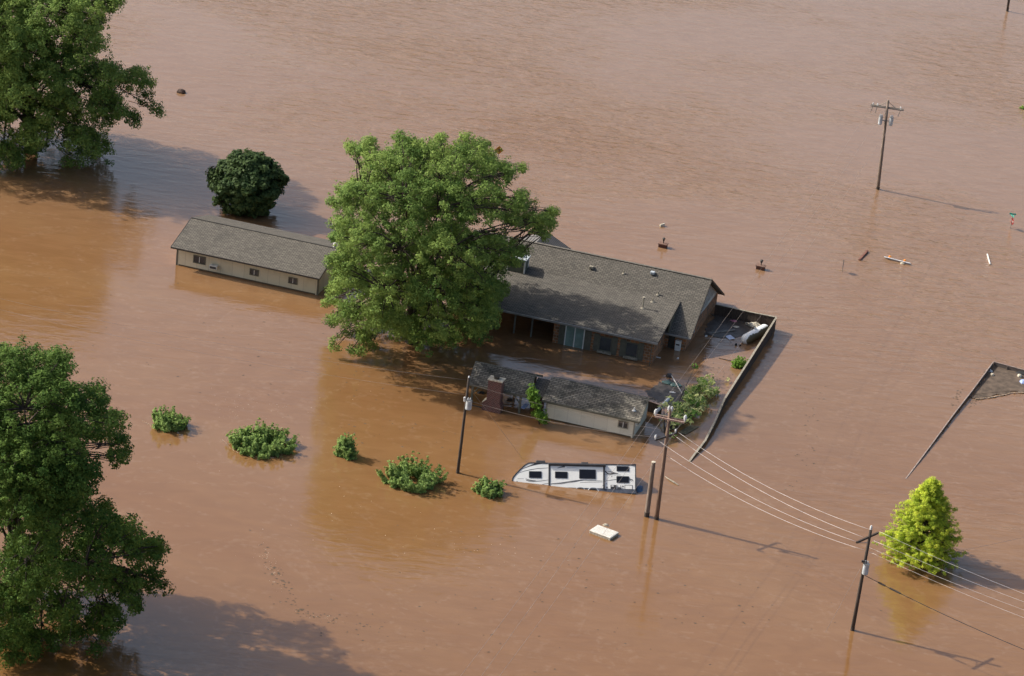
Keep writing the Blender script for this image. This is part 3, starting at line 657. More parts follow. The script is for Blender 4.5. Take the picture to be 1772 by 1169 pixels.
# ---------------------------------------------------------------- utility poles
def insulator(P, mb, h=.3, r=.09):
    P = Vector(P)
    mb.tube([P, P+Vector((0, 0, h*.3)), P+Vector((0, 0, h*.35)), P+Vector((0, 0, h*.6)), P+Vector((0, 0, h*.65)), P+Vector((0, 0, h))], [r*.5, r*.5, r, r*.7, r*1.1, r*.5], 10)
def transformer(root, P, h=.85, r=.24):
    m = MB(); m.tube([Vector(P), Vector(P)+Vector((0, 0, .05)), Vector(P)+Vector((0, 0, h)), Vector(P)+Vector((0, 0, h+.05))], [r*.85, r, r, r*.9], 16)
    t = m.build('transformer', tankgrey, root, smooth=False)
    m = MB(); insulator(Vector(P)+Vector((.08, 0, h+.04)), m, .28, .06); insulator(Vector(P)+Vector((-.1, 0, h+.04)), m, .28, .06); m.build('bushing', porcelain, t)
    m = MB(); m.tube([Vector(P)+Vector((0, 0, h+.03)), Vector(P)+Vector((0, 0, h+.07))], r*1.06, 16); m.build('lid', galv, t)
    return t
def pole(label, base, top, r0, r1, m, Yoff=0):
    B = gp(*base); T = at(top[0], top[1], B.y+Yoff)-B; root = tag(empty('utility_pole', B), label, 'utility pole')
    q = MB(); q.tube([-T.normalized()*1.5, T*.33, T*.66, T], [r0, r0*.67+r1*.33, r0*.33+r1*.67, r1], 14); q.build('pole_shaft', m, root, smooth=True)
    q = MB(); q.tube([-T.normalized()*.3, T.normalized()*.28], [r0*1.02, r0*1.03], 14); q.build('wet_base', wood_dark, root)
    return root, B, T
def arm(root, a, b_, w, h, m, name='crossarm'):
    a, b_ = Vector(a), Vector(b_); d = b_-a; L_ = d.length; M = Matrix.Translation((a+b_)/2) @ d.to_track_quat('X', 'Z').to_matrix().to_4x4()
    return MB().box((0, 0, 0), (L_, w, h), M).build(name, m, root)
WR = .011
def wire(label, a, b_, sag, m=wirem, r=WR, n=24, name='power_line', group=None):
    a, b_ = Vector(a), Vector(b_); pts = [a.lerp(b_, i/n)-Vector((0, 0, sag*4*(i/n)*(1-i/n))) for i in range(n+1)]
    O_ = pts[0].copy(); q = MB(); q.tube([p-O_ for p in pts], r, 6); o = q.build(name, m, None, smooth=True); o.location = O_
    return tag(o, label, 'wire' if name != 'guy_wire' else 'guy wire', group)

# central pole, double arm on top and a dark arm lower down
rc, Bc, Tc = pole('tall red brown utility pole with double crossarm beside the travel trailer', (1136, 898), (1160, 708), .19, .13, wood_red)
zA = 9.35; A1, A2 = gp(1134, 719, zA), gp(1185, 729.5, zA); dn = (A2-A1).normalized(); nn = Vector((-dn.y, dn.x, 0))
for s_ in (-1, 1): arm(rc, A1-Bc+nn*.2*s_, A2-Bc+nn*.2*s_, .1, .14, arm_pink)
C1, C2, C3 = A1+Vector((0, 0, .42)), A2+Vector((0, 0, .42)), Tc+Bc+Vector((0, 0, .3))
for P in (A1, A2): q = MB(); insulator(P-Bc+Vector((0, 0, .04)), q, .55, .15); q.build('insulator', porcelain, rc)
for s_ in (-1, 1): q = MB(); insulator(Tc+dn*.12*s_-Vector((0, 0, .22)), q, .5, .12); q.build('insulator', porcelain, rc)
zL = 7.65; A3, A4 = gp(1134, 761, zL), gp(1171, 749, zL); arm(rc, A3-Bc, A4-Bc, .12, .14, rvdark)
q = MB(); insulator(A3-Bc+Vector((0, 0, .05)), q, .42, .1); q.build('insulator', porcelain, rc)
q = MB(); insulator(A4-Bc+Vector((-.1, 0, .05)), q, .3, .09); q.build('insulator', porcelain, rc)
for P in (A1, A2): MB().tube([Tc*.87, (P-Bc).lerp(Tc*.95, .45)], .03, 5).build('brace', arm_grey, rc)
# bottom right pole
rr, Br, Tr = pole('dark leaning utility pole with a single crossarm beside the cone shaped tree', (1475, 1090), (1507, 916), .16, .11, wood_dark)
zB = 8.25; D1, D2 = gp(1482, 938.5, zB), gp(1519.5, 921.5, zB); arm(rr, D1-Br, D2-Br, .13, .16, wood_dark)
q = MB(); insulator(Tr-Vector((0, 0, .15)), q, .5, .11); q.build('insulator', porcelain, rr)
t_ = gp(1497, 985, 5.0)-Br; transformer(rr, Tr*.585+Vector((.12, -.3, -.05)))
q = MB(); q.box(Tr*.70+Vector((-.1, -.28, 0)), (.42, .14, .16)); q.build('cutout_bracket', rvdark, rr)
q = MB(); q.tube([D1-Br+Vector((.2, 0, 0)), Tr*.87], .03, 5); q.build('brace', galv, rr)
# top right pole
rt, Bt, Tt = pole('pale utility pole with a wide crossarm and twin transformers in open water', (1519, 327), (1537, 173), .19, .13, wood_grey)
zT = 9.45; E1, E2 = gp(1507, 181.5, zT), gp(1564, 190, zT); dt = (E2-E1).normalized(); nt = Vector((-dt.y, dt.x, 0))
for s_ in (-1, 1): arm(rt, E1-Bt+nt*.17*s_, E2-Bt+nt*.17*s_, .1, .14, arm_grey)
for f in (.06, .2, .5, .9):
    P = E1.lerp(E2, f)-Bt; q = MB(); insulator(P+Vector((0, 0, .05)), q, .28, .08); q.build('insulator', porcelain, rt)
    q = MB(); q.tube([P-Vector((0, 0, .08)), P+Vector((-.15, 0, -.85))], [.05, .03], 5); q.build('cutout', galv, rt)
for s_ in (-.28, .28): MB().tube([Tt-Vector((0, 0, .15)), E1.lerp(E2, .5+s_)-Bt], .035, 5).build('brace', arm_grey, rt)
for dx in (-.62, .55): transformer(rt, Tt*.76+Vector((dx, -.25, -.3)), .9, .22)
arm(rt, Tt*.775+Vector((-.6, -.1, 0)), Tt*.775+Vector((.55, -.1, 0)), .1, .08, galv, 'transformer_bracket')
# left pole
rl, Bl, Tl = pole('slim dark utility pole with one transformer in front of the brick chimney', (792, 818), (811.5, 653), .14, .1, wood_dark)
q = MB(); insulator(Tl-Vector((0, 0, .1)), q, .25, .08); q.build('insulator', porcelain, rl)
transformer(rl, at(810.5, 706, Bl.y-.35)-Bl-Vector((0, 0, .1)), .75, .26)
q = MB(); q.tube([at(804, 694, Bl.y-.3)-Bl, at(804, 687, Bl.y-.3)-Bl], .09, 8); q.build('lightning_arrester', porcelain, rl)
# broken stub pole
st = empty('pole_stub', gp(1119, 893)); tag(st, 'short bare pole stub with a pale sawn top beside the red brown pole', 'pole')
Ts = at(1131, 799, gp(1119, 893).y)-gp(1119, 893)
MB().tube([-Ts.normalized()*1.5, Ts*.5, Ts], [.22, .2, .18], 14).build('stub_shaft', wood_grey, st, smooth=False)
MB().tube([Ts, Ts+Ts.normalized()*.015], .175, 14).build('sawn_top', offwhite, st); MB().tube([-Ts.normalized()*.3, Ts.normalized()*.4], [.225, .225], 14).build('wet_base', wood_dark, st)
# far pole at the very top right and one beyond the frame that throws its shadow in
rf_, Bf, Tf = pole('dark pole base cut by the top edge of the photo', (1743, 19), (1764, -125), .17, .12, wood_dark)
arm(rf_, Tf*.94+Vector((-1.6, 0, 0)), Tf*.94+Vector((1.6, 0, 0)), .12, .14, wood_dark)

# wires of the central line towards the lower left and the far pole
lo = gp(620, 1440, 8.8)
offs = [(A1-Bc), (Tc), (A2-Bc)]
for (s_, ex, lab, lab2) in ((C1, (805, 1169), 'left', 'left'), (C3, (843, 1169), 'middle', 'middle'), (C2, (872, 1169), 'right', 'right')):
    e = gp(ex[0], ex[1], 8.0)
    e2 = s_+(e-s_)*1.45; e2.z = 8.6
    wire('thin wire from the red brown pole running off the bottom edge, %s of three' % lab, s_, e2, .5, wiredim, .010)
far_pts = [E1.lerp(E2, f)+Vector((0, 0, .3)) for f in (.06, .5, .95)]
for s_, e, lab in ((C1, far_pts[0], 'left'), (C3, far_pts[1], 'middle'), (C2, far_pts[2], 'right')):
    wire('thin wire crossing the fenced yard towards the twin transformer pole, %s of three' % lab, s_, e, .9, wiredim, .008, n=40)
# central pole to the dark right pole
def far_right(px, py, z): return gp(px, py, z)
G1, G2, G3 = A4+Vector((.1, 0, .1)), A4+Vector((-.45, .1, -.1)), A3+Vector((.2, 0, 0)); G4 = at(1154, 788, Bc.y)
J1, J2, J3, J4 = Tr+Br+Vector((-.1, 0, .0)), gp(1492.5, 928.5, zB+.1), gp(1481, 936.5, zB+.1), at(1494, 951, Br.y)
for k, (a, b_) in enumerate(((G1, J1), (G2, J2), (G3, J3), (G4, J4))):
    wire('bright wire from red brown pole to dark leaning pole, %s of four' % ('topmost', 'second from top', 'third from top', 'lowest')[k], a, b_, .75)
for k, (a, e) in enumerate(((D2+Vector((.1, 0, .1)), (1772, 1026)), (gp(1512, 935, zB), (1772, 1040)), (gp(1504.5, 947, 7.6), (1772, 1054)), (at(1501, 953, Br.y), (1772, 1067.5)))):
    z = a.z-.5; E_ = gp(e[0], e[1], z); e2 = a+(E_-a)*2.1; e2.z = a.z
    wire('bright wire from dark leaning pole off right edge, %s of four' % ('topmost', 'second from top', 'third from top', 'lowest')[k], a, e2, .55)
a = at(1496, 995, Br.y); E_ = gp(1772, 1115, 4.6); e2 = a+(E_-a)*2.0; e2.z = a.z
cab = wire('thick black cable with splice sleeves running off the right edge', a, e2, .7, blackm, .028, name='service_cable')
for (x0, x1) in ((.09, .135), (.165, .235)):
    p0, p1 = [(e2-a)*t*.5+Vector((0, 0, -.7*4*t*.5*(1-t*.5))) for t in (x0, x1)]; MB().tube([p0, p1], .075, 8).build('splice_sleeve', blackm, cab)
wire('faint guy wire slanting into the water left of the dark leaning pole', at(1489, 983, Br.y), gp(1426, 1098, -.2), 0, wiredim, .009, name='guy_wire')
wire('thin wire leaving behind the cone shaped tree to the right edge', gp(1640, 957, 4), gp(1900, 899, 4.5), .1, wiredim, .009)
# left pole wires
a1 = at(806, 657, Bl.y); a2 = at(804.5, 682.5, Bl.y)
for a, e, k in ((a1, (0, 520), 'upper'), (a2, (0, 539), 'lower')):
    E_ = gp(e[0], e[1], a.z-.3); e2 = a+(E_-a)*1.15; e2.z = a.z+.3
    wire('faint wire from the slim dark pole running to the left edge, %s of two' % k, a, e2, .8, wiredim, .008)
wire('upper wire from the slim dark pole across the shed to the red brown pole', at(813, 664, Bl.y), at(1146, 743, Bc.y), .35, wiredim, .008)
wire('lower wire from the slim dark pole along the shed wall to the red brown pole', at(808, 692, Bl.y), A3+Vector((0, 0, .25)), .45, wiredim, .010)
wire('faint guy wire slanting into the water between the slim dark pole and trailer', at(812, 670, Bl.y), gp(905, 794, -.2), 0, wiredim, .009, name='guy_wire')

# ---------------------------------------------------------------- travel trailer
def trailer():
    tau = R(40); n = Vector((0, -math.cos(tau), math.sin(tau))); B = gp(1101, 856, 0)
    def pl(px, py): d = ray(px, py); return CAM+d*((B-CAM).dot(n)/d.dot(n))
    TLp, TRp, BRp = pl(920.3, 799.6), pl(1100, 803.3), pl(1101, 853)
    ex = (TRp-TLp).normalized(); ez = (n.cross(ex)*-1); ez = ex.cross(-n).normalized() if ez.z < 0 else ez.normalized()
    if ez.z < 0: ez = -ez
    ey = ez.cross(ex).normalized()
    M = Matrix((ex, ey, ez)).transposed().to_4x4(); HH = 2.41; O = TRp-ez*HH; M.translation = O
    root = tag(empty('travel_trailer', O), 'white travel trailer with grey swoosh graphics listing nose down in the flood', 'trailer')
    root.matrix_world = M
    W_ = 2.45
    sx = lambda X: (X-1240)/109.8
    sz = lambda X, Y: HH-(Y-(125-(1240-X)*.0207))/112.5
    def P(X, Y): return (sx(X), sz(X, Y))
    prof = [(-9.85, .15), P(88, 292), P(95, 255), P(118, 222), P(160, 175), P(205, 130), P(238, 110), P(265, 106), (0, HH), (0, .28), (-.02, .2)]
    prof = prof[::-1]
    k = len(prof); b = MB(); b.add([(x, 0, z) for x, z in prof]+[(x, W_, z) for x, z in prof], [tuple(range(k))[::-1], tuple(range(k, 2*k))]+[(i, (i+1) % k, (i+1) % k+k, i+k) for i in range(k)])
    body = b.build('body', rvwhite, root)
    # edge trims: roof line, front curve, rear corner
    f = MB(); pr = [P(88, 292), P(95, 255), P(118, 222), P(160, 175), P(205, 130), P(238, 110), P(265, 106), (-.02, HH-.01)]
    for (x0, z0), (x1, z1) in zip(pr[:-1], pr[1:]):
        d = Vector((x1-x0, 0, z1-z0)).normalized(); nn_ = Vector((d.z, 0, -d.x))
        f.add([Vector((x0, -.02, z0)), Vector((x1, -.02, z1)), Vector((x1, -.02, z1))+nn_*.10, Vector((x0, -.02, z0))+nn_*.10, Vector((x0, .03, z0))-nn_*.02, Vector((x1, .03, z1))-nn_*.02],
              [(0, 3, 2, 1), (0, 1, 5, 4)])
    f.bb(-.05, .03, -.025, .02, .2, HH-.05); f.bb(-.28, .035, -.035, .02, HH-.12, HH+.03); f.build('edge_trim', rvdark, root)
    # chassis skirt and underside at the tail
    s = MB(); s.bb(-9.6, -.02, -.012, .3, -.12, .24); s.build('skirt', mat('blue grey skirt', (.10, .115, .15), .5, (.07, .08, .1), 3), root)
    s = MB(); s.bb(-9.3, .05, .02, W_-.1, -.35, -.12); s.build('chassis', blackm, root)
    for X in (725, 845):
        x = sx(X); q = MB(); q.tube([(x, -.03, -.12), (x, .22, -.12)], .37, 18); wh = q.build('wheel', blackm, root); MB().tube([(x, -.045, -.12), (x, -.031, -.12)], .18, 12).build('rim', tankgrey, wh)
        a = MB(); pts = [(x+.47*math.cos(t), -.03, -.1+.42*math.sin(t)) for t in [math.pi*i/10 for i in range(11)]]; a.tube(pts, .035, 5); a.build('fender', tankgrey, root)
    MB().bb(-.4, .04, W_-.2, W_-.06, HH-.15, HH+.02).build('rear_cap', rvdark, root)
    # slide out with dark upright trims and rolled awning
    x0, x1 = sx(437), sx(945)
    MB().bb(x0, x1, -.05, -.002, .27, HH-.22).build('slide_out', rvwhite, root)
    for x in (x0, x1): MB().bb(x-.08, x+.08, -.075, -.0, .2, HH-.1).build('slide_trim', rvdark, root)
    MB().tube([(sx(428), -.11, HH-.17), (sx(960), -.11, HH-.17)], .12, 10).build('awning', rvdark, root)
    MB().bb(sx(420), sx(962), -.06, -.003, HH-.11, HH-.03).build('awning_rail', mat('awning rail grey', (.2, .2, .2), .5), root)
    # windows
    for X0, X1, Y0, Y1, yy in ((247, 365, 193, 259, 0), (489, 606, 198, 263, -.05), (714, 869, 177, 268, -.05), (1062, 1179, 143, 193, 0), (1061, 1179, 241, 306, 0)):
        xa, xb = sx(X0), sx(X1); zt, zb = sz((X0+X1)/2, Y0), sz((X0+X1)/2, Y1)
        o = MB().bb(xa, xb, yy-.03, yy-.002, zb, zt).build('window', rvdark, root, bevel=0)
        # rounded corners
        me = o.data; 
        b_ = o.modifiers.new('round', 'BEVEL'); b_.width = .06; b_.segments = 3; b_.affect = 'EDGES'; b_.limit_method = 'WEIGHT'
        w = me.attributes.new('bevel_weight_edge', 'FLOAT', 'EDGE')
        for e in me.edges:
            v0, v1 = me.vertices[e.vertices[0]].co, me.vertices[e.vertices[1]].co
            w.data[e.index].value = 1.0 if abs(v0.y-v1.y) > .01 else 0.0
        MB().bb(xa+.06, xb-.06, yy-.036, yy-.031, zb+.05, zt-.05).build('pane', mat('smoked glass', (.012, .014, .02), .06, (.01, .011, .016), 1, spec=.35), o)
    # graphics: thin decal strips
    def strip(pts, m, y=-.004, name='decal'):
        """pts: (X, Y, width px)"""
        up, dn_ = [], []
        for X, Y, w in pts:
            w = w*1.35+1; up.append((sx(X), y, sz(X, Y-w/2))); dn_.append((sx(X), y, sz(X, Y+w/2)))
        q = MB(); n_ = len(pts); q.add(up+dn_, [(i, i+n_, i+1+n_, i+1) for i in range(n_-1)]); q.build(name, m, root)
    strip([(180, 172, 1), (250, 142, 7), (310, 122, 12), (375, 112, 10)], rvdark)
    strip([(150, 211, 2), (200, 192, 3), (260, 178, 4), (330, 166, 4), (430, 160, 2)], rvgrey)
    strip([(216, 262, 3), (222, 278, 6), (245, 288, 6), (290, 292, 5), (360, 288, 4), (430, 278, 2)], rvgrey)
    strip([(222, 262, 2), (236, 274, 4), (270, 283, 4), (310, 286, 3)], rvdark)
    strip([(142, 265, 3), (200, 267, 3)], rvlt)
    strip([(345, 328, 2), (400, 316, 3), (437, 312, 3)], rvgrey)
    strip([(450, 317, 3), (520, 312, 6), (600, 303, 10), (680, 291, 12), (720, 284, 8), (760, 281, 5), (830, 283, 4), (930, 290, 2)], rvgrey, -.054)
    strip([(510, 163, 2), (545, 153, 8), (580, 146, 14)], rvgrey, -.054)
    strip([(600, 160, 2), (700, 150, 5), (850, 150, 5), (930, 158, 2)], mat('light silver decal', (.68, .68, .68), .5, (.64, .64, .64)), -.054)
    strip([(720, 306, 2), (800, 299, 5), (930, 300, 3)], rvlt, -.054)
    strip([(450, 322, 2), (560, 318, 3), (640, 300, 3)], rvlt, -.0545)
    strip([(960, 286, 1), (1000, 281, 3), (1060, 272, 4)], rvgrey)
    strip([(1180, 268, 6), (1200, 272, 6), (1216, 282, 6), (1220, 299, 5)], rvdark)
    strip([(1182, 279, 3), (1198, 284, 3), (1210, 297, 3)], rvgrey)
    strip([(955, 193, 6), (975, 205, 22), (1010, 209, 22), (1050, 212, 8), (1078, 214, 2)], rvdark)
    strip([(966, 195, 3), (985, 200, 7), (1010, 204, 4), (1030, 206, 1)], rvwhite, -.008)
    strip([(975, 205, 2), (990, 210, 5), (1010, 212, 3)], rvwhite, -.008)
    strip([(965, 313, 3), (975, 318, 6)], rvdark); strip([(962, 358, 3), (974, 348, 12), (984, 360, 3)], rvgrey)
    strip([(1012, 243, 9), (1023, 243, 9)], rvlt)
    tcu = bpy.data.curves.new('lettering', 'FONT'); tcu.body = 'FREEDOM EXPRESS'; tcu.size = .125; tcu.space_character = 1.3
    tcu.materials.append(rvgrey); to = text_mesh(tcu, root)
    to.location = (sx(955), -.006, sz(955, 231)); to.rotation_euler = (R(90), 0, 0)
    # service hatches
    def hatch(name, X0, Y0, X1, Y1, m, d=.02): 
        zc0, zc1 = sz((X0+X1)/2, Y0), sz((X0+X1)/2, Y1); return MB().bb(sx(X0), sx(X1), -d, -.003, zc1, zc0).build(name, m, root)
    hw = hatch('vent_hatch', 1007, 327, 1062, 368, rvdark); MB().bb(sx(1014), sx(1036), -.024, -.0205, sz(1025, 343), sz(1025, 331)).build('hatch_label', whitep, hw)
    hatch('vent_hatch', 1068, 349, 1108, 372, rvdark)
    hd = hatch('storage_hatch', 1137, 328, 1212, 371, rvdark, .012); MB().bb(sx(1143), sx(1207), -.02, -.0125, sz(1175, 367), sz(1175, 333)).build('hatch_door', rvwhite, hd)
    for X, Y, r in ((1072, 337, 4), (1101, 337, 4), (1121, 340, 6), (1121, 360, 4), (1137, 312, 2)): hatch('service_port', X-r, Y-r, X+r, Y+r, rvdark, .016)
    hatch('storage_hatch', 140, 309, 205, 318, rvgrey, .01); hatch('marker_light', 133, 289, 140, 295, rvdark, .016)
    # roof units
    MB().bb(sx(313), sx(400), .35, 1.1, HH-.02, HH+.28).build('roof_unit', rvdark, root, bevel=.05)
    MB().bb(sx(735), sx(802), .5, 1.2, HH-.01, HH+.25).build('roof_unit', rvdark, root, bevel=.05)
trailer()

# ---------------------------------------------------------------- mattress and other floating or standing things
def placed(name, label, cat, px, py, z=0, rz=0, group=None): return tag(empty(name, gp(px, py, z), rz), label, cat, group)
def mattress():
    c = [gp(870+x/5.37, 780+y/5.37, .27) for x, y in ((880, 683), (1075, 755), (1005, 805), (810, 740))]
    O = (c[0]+c[2])/2; d = (c[1]-c[0]); rz = math.atan2(d.y, d.x); L_ = d.length; w = (c[3]-c[0]).length
    w = abs((c[3]-c[0]).dot(Vector((-math.sin(rz), math.cos(rz), 0))))
    root = tag(empty('mattress', (O.x, O.y, .02), rz), 'quilted white mattress floating below the travel trailer', 'mattress')
    nx, ny = 36, 22; vs = []; fs = []
    for j in range(ny+1):
        for i in range(nx+1):
            x, y = (i/nx-.5)*L_, (j/ny-.5)*w; a, b_ = (x+y)*13, (x-y)*13
            e = min(1, min(L_/2-abs(x), w/2-abs(y))/.07); vs.append((x, y, .23+.018*abs(math.sin(a)*math.sin(b_))+.035*math.sqrt(max(e, 0))-.03))
    for j in range(ny):
        for i in range(nx): fs.append((j*(nx+1)+i, j*(nx+1)+i+1, (j+1)*(nx+1)+i+1, (j+1)*(nx+1)+i))
    MB().add(vs, fs).build('quilted_top', mat('white quilted ticking', (.60, .59, .55), .9, (.46, .44, .40), 7), root, smooth=True)
    MB().bb(-L_/2+.003, L_/2-.003, -w/2+.003, w/2-.003, -.12, .205).build('side_panel', mat('dirty ticking side', (.5, .47, .4), .9, (.3, .26, .2), 6), root, bevel=.05)
    q = MB(); q.tube([(-L_/2, -w/2, .2), (L_/2, -w/2, .2), (L_/2, w/2, .2), (-L_/2, w/2, .2), (-L_/2, -w/2, .2)], .016, 5); q.build('piping', offwhite, root)
mattress()
def scrap(name, label, cat, px, py, rad, m, seed=0, rz=0, z=.03, rough=.35, group=None, nu=9, nv=5):
    B = gp(px, py); o = MB().blob((0, 0, z), rad, seed, rough, nu, nv).build(name, m); o.location = B; o.rotation_euler = (0, 0, rz); return tag(o, label, cat, group)
def plank(name, label, cat, a, b_, w, th, m, z=.06, group=None):
    A, B = gp(a[0], a[1], z), gp(b_[0], b_[1], z); d = B-A; O = (A+B)/2; o = MB()
    n_ = 5; o.box((0, 0, 0), (d.length, w, th)); ob = o.build(name, m, None, bevel=th*.15); ob.location = O; ob.rotation_euler = (R(6), R(-1.5), math.atan2(d.y, d.x)); return tag(ob, label, cat, group)
scrap('crate_scrap', 'small tan and dark scrap floating against the mattress', 'debris', 1048, 909, (.22, .15, .12), offwhite, 3)
scrap('tarp', 'crumpled blue tarp snagged at the tail of the travel trailer', 'tarp', 1106, 847, (.35, .6, .22), blue, 5)

# propane tank
def tank():
    a, b_ = gp(1286, 589.5, .38), gp(1328, 566.5, .42); d = b_-a; L_ = d.length-.2; root = tag(empty('propane_tank', (a+b_)/2), 'white propane tank floating in the fenced yard, its near side caked with dirt', 'tank')
    q = d.to_track_quat('X', 'Z'); r = .5; pts = [(-L_/2+r-r*math.cos(t), r*math.sin(t)+.01) for t in [0, .3, .6, .9, 1.2, 1.5708]]
    prof = pts+[(-x, rr_) for x, rr_ in pts[::-1]]
    m = bpy.data.materials.new('tank paint with dirt'); m.use_nodes = True; n = m.node_tree; b = n.nodes['Principled BSDF']; tc = n.nodes.new('ShaderNodeTexCoord')
    no = n.nodes.new('ShaderNodeTexNoise'); no.inputs['Scale'].default_value = 1.6; no.inputs['Detail'].default_value = 6; n.links.new(tc.outputs['Object'], no.inputs[0])
    sp = n.nodes.new('ShaderNodeSeparateXYZ'); n.links.new(tc.outputs['Object'], sp.inputs[0])
    ma = n.nodes.new('ShaderNodeMath'); ma.operation = 'MULTIPLY_ADD'; n.links.new(sp.outputs[1], ma.inputs[0]); ma.inputs[1].default_value = -1.6; n.links.new(no.outputs[0], ma.inputs[2])
    cr = n.nodes.new('ShaderNodeValToRGB'); cr.color_ramp.elements[0].position = .93; cr.color_ramp.elements[1].position = 1.0; cr.color_ramp.elements[0].color = (.8, .82, .8, 1); cr.color_ramp.elements[1].color = (.10, .095, .055, 1)
    n.links.new(ma.outputs[0], cr.inputs[0]); n.links.new(cr.outputs[0], b.inputs['Base Color']); b.inputs['Roughness'].default_value = .6
    o = MB(); o.tube([(x, 0, 0) for x, _ in prof], [rr_ for _, rr_ in prof], 22); t = o.build('tank_shell', m, root, smooth=True); 
    root.rotation_euler = q.to_euler()
    v = MB().tube([(0, .1, .46), (0, .1, .62)], .12, 10).build('valve_dome', whitep, root)
    for x in (-L_*.28, L_*.28): MB().bb(x-.05, x+.05, -.3, .3, -.62, -.42).build('foot', darktrim, root)
tank()

# brick lamp pillars
def lamp_pillar(px, py, label):
    root = placed('lamp_pillar', label, 'lamp pillar', px, py, 0, -AZ, 'drive pillars with lanterns')
    MB().bb(-.42, .42, -.3, .3, -1.2, .32).build('pillar', mat('dark red brick block', (.12, .05, .035), .9, (.07, .03, .022), 6), root)
    MB().bb(-.47, .47, -.35, .35, .32, .42).build('coping', mat('brown brick coping', (.2, .12, .09), .9, (.14, .08, .06), 5), root)
    MB().tube([(0, 0, .42), (0, 0, .66)], .05, 8).build('lamp_stem', darktrim, root)
    l = MB(); l.tube([(0, 0, .66), (0, 0, .92)], [.09, .15], 6); ln_ = l.build('lantern', rvdark, root); MB().tube([(0, 0, .925), (0, 0, 1.05)], [.2, .03], 6).build('lantern_roof', darktrim, ln_)
lamp_pillar(1147, 427, 'sunken brick pillar with black lantern nearer the house ridge, left of the pair')
lamp_pillar(1316, 465, 'sunken brick pillar with black lantern right of the pair, towards the floating barricade')
scrap('brick_stump', 'dark brown lump poking up beside the shadow of the far left tree', 'post stump', 314, 160, (.5, .42, .42), mat('wet brown block', (.07, .04, .03), .8), 8, rough=.18)
# fallen mailbox
mb_ = placed('mailbox', 'tipped pale mailbox half under water above the left lantern pillar', 'mailbox', 1146, 390, .08, R(35))
MB().tube([(-.28, 0, .05), (.28, 0, .12)], .13, 12).build('box', offwhite, mb_); MB().tube([(.1, .1, 0), (.38, .25, .16)], .04, 6).build('arm', darktrim, mb_)

# signs
def sign_plate(root, shape, c, axisx, m, name='plate', th=.02):
    """shape: 2-D outline; plate stands upright, its width along the unit vector axisx"""
    ax = Vector(axisx).normalized(); nrm = ax.cross(Vector((0, 0, 1))); k = len(shape)
    f = [Vector(c)+ax*x+Vector((0, 0, z))-nrm*th/2 for x, z in shape]; b_ = [p+nrm*th for p in f]
    return MB().add(f+b_, [tuple(range(k)), tuple(range(2*k-1, k-1, -1))]+[(i, i+k, (i+1) % k+k, (i+1) % k) for i in range(k)]).build(name, m, root)
def text(body, size, m, root, loc, ax, name='lettering'):
    cu = bpy.data.curves.new(name, 'FONT'); cu.body = body; cu.size = size; cu.align_x = 'CENTER'; cu.align_y = 'CENTER'; cu.materials.append(m)
    o = text_mesh(cu, root); o.location = loc; o.rotation_euler = (R(90), 0, math.atan2(ax[1], ax[0])); return o
ss = placed('stop_sign', 'dark red stop sign topped by a teal street name blade near the right edge', 'stop sign', 1749, 395)
MB().tube([(0, 0, -1), (-.05, 0, 1.75)], .035, 8).build('post', galv, ss)
oc = [(.40*math.cos(R(22.5+45*k)), .40*math.sin(R(22.5+45*k))) for k in range(8)]; axs = Vector((.34, -.94, 0)).normalized()
sp_ = sign_plate(ss, oc, (.02, -.03, .85), axs, signred); nrm = axs.cross(Vector((0, 0, 1)))
text('STOP', .26, whitep, sp_, Vector((.02, -.03, .85))+nrm*-.0+Vector((axs.y, -axs.x, 0))*.02, axs)
sign_plate(ss, [(-.36, -.09), (.36, -.09), (.36, .09), (-.36, .09)], (-.05, 0, 1.68), (1, -.15, 0), signteal, 'street_blade')
sign_plate(ss, [(-.34, -.09), (.34, -.09), (.34, .09), (-.34, .09)], (-.05, 0, 1.5), (.35, -.9, 0), signteal, 'street_blade')
es = placed('road_sign', 'dark road sign turned edge on, standing left of the floating red board', 'road sign', 1457, 470)
MB().tube([(0, 0, -1), (.02, 0, 1.35)], .03, 6).build('post', galv, es)
sign_plate(es, [(-.42, 0), (0, -.45), (.42, 0), (0, .45)], (0, 0, .92), (.12, .99, 0), rvdark)
ws = placed('warning_sign', 'orange diamond warning sign showing above the top of the biggest tree', 'warning sign', 861, 277)
MB().tube([(0, 0, -1), (.05, 0, 1.2)], .04, 6).build('post', galv, ws)
wp = sign_plate(ws, [(-.5, 0), (0, -.5), (.5, 0), (0, .5)], (.05, -.05, 1.2), (1, .1, 0), signorange)
sign_plate(wp, [(-.06, -.2), (.06, -.2), (.06, 0), (.15, 0), (0, .2), (-.15, 0), (-.06, 0)], (.05, -.075, 1.2), (1, .1, 0), blackm, 'arrow_mark')
# barricade
bA, bB = gp(1530, 445, .1), gp(1575.5, 456.5, .1); bd = bB-bA
bar = tag(empty('barricade', (bA+bB)/2, math.atan2(bd.y, bd.x)), 'floating white road barricade with two amber warning lamps', 'barricade'); Lb = bd.length
tl = Matrix.Rotation(R(-35), 4, 'X'); MB().box((0, 0, .05), (Lb, .3, .05), tl).build('rail', mat('clean white board', (.8, .84, .9), .5, (.72, .76, .82), 3), bar)
for x in (-Lb*.3, Lb*.27):
    MB().box((x, 0, .03), (.1, .4, .1)).build('upright', rvdark, bar); q = MB(); q.tube([(x, .1, .12), (x, .1, .26)], .14, 12); q.tube([(x, .1, .26), (x, .1, .3)], [.14, .05], 12); q.build('warning_lamp', orange, bar)
mk = MB(); 
for k, x in enumerate((-.32, -.2, -.1, .02, .13, .26)): mk.box((x, -.02, .078), (.05 if k % 2 else .08, .16, .008), tl)
mk.build('printed_marks', rvgrey, bar)
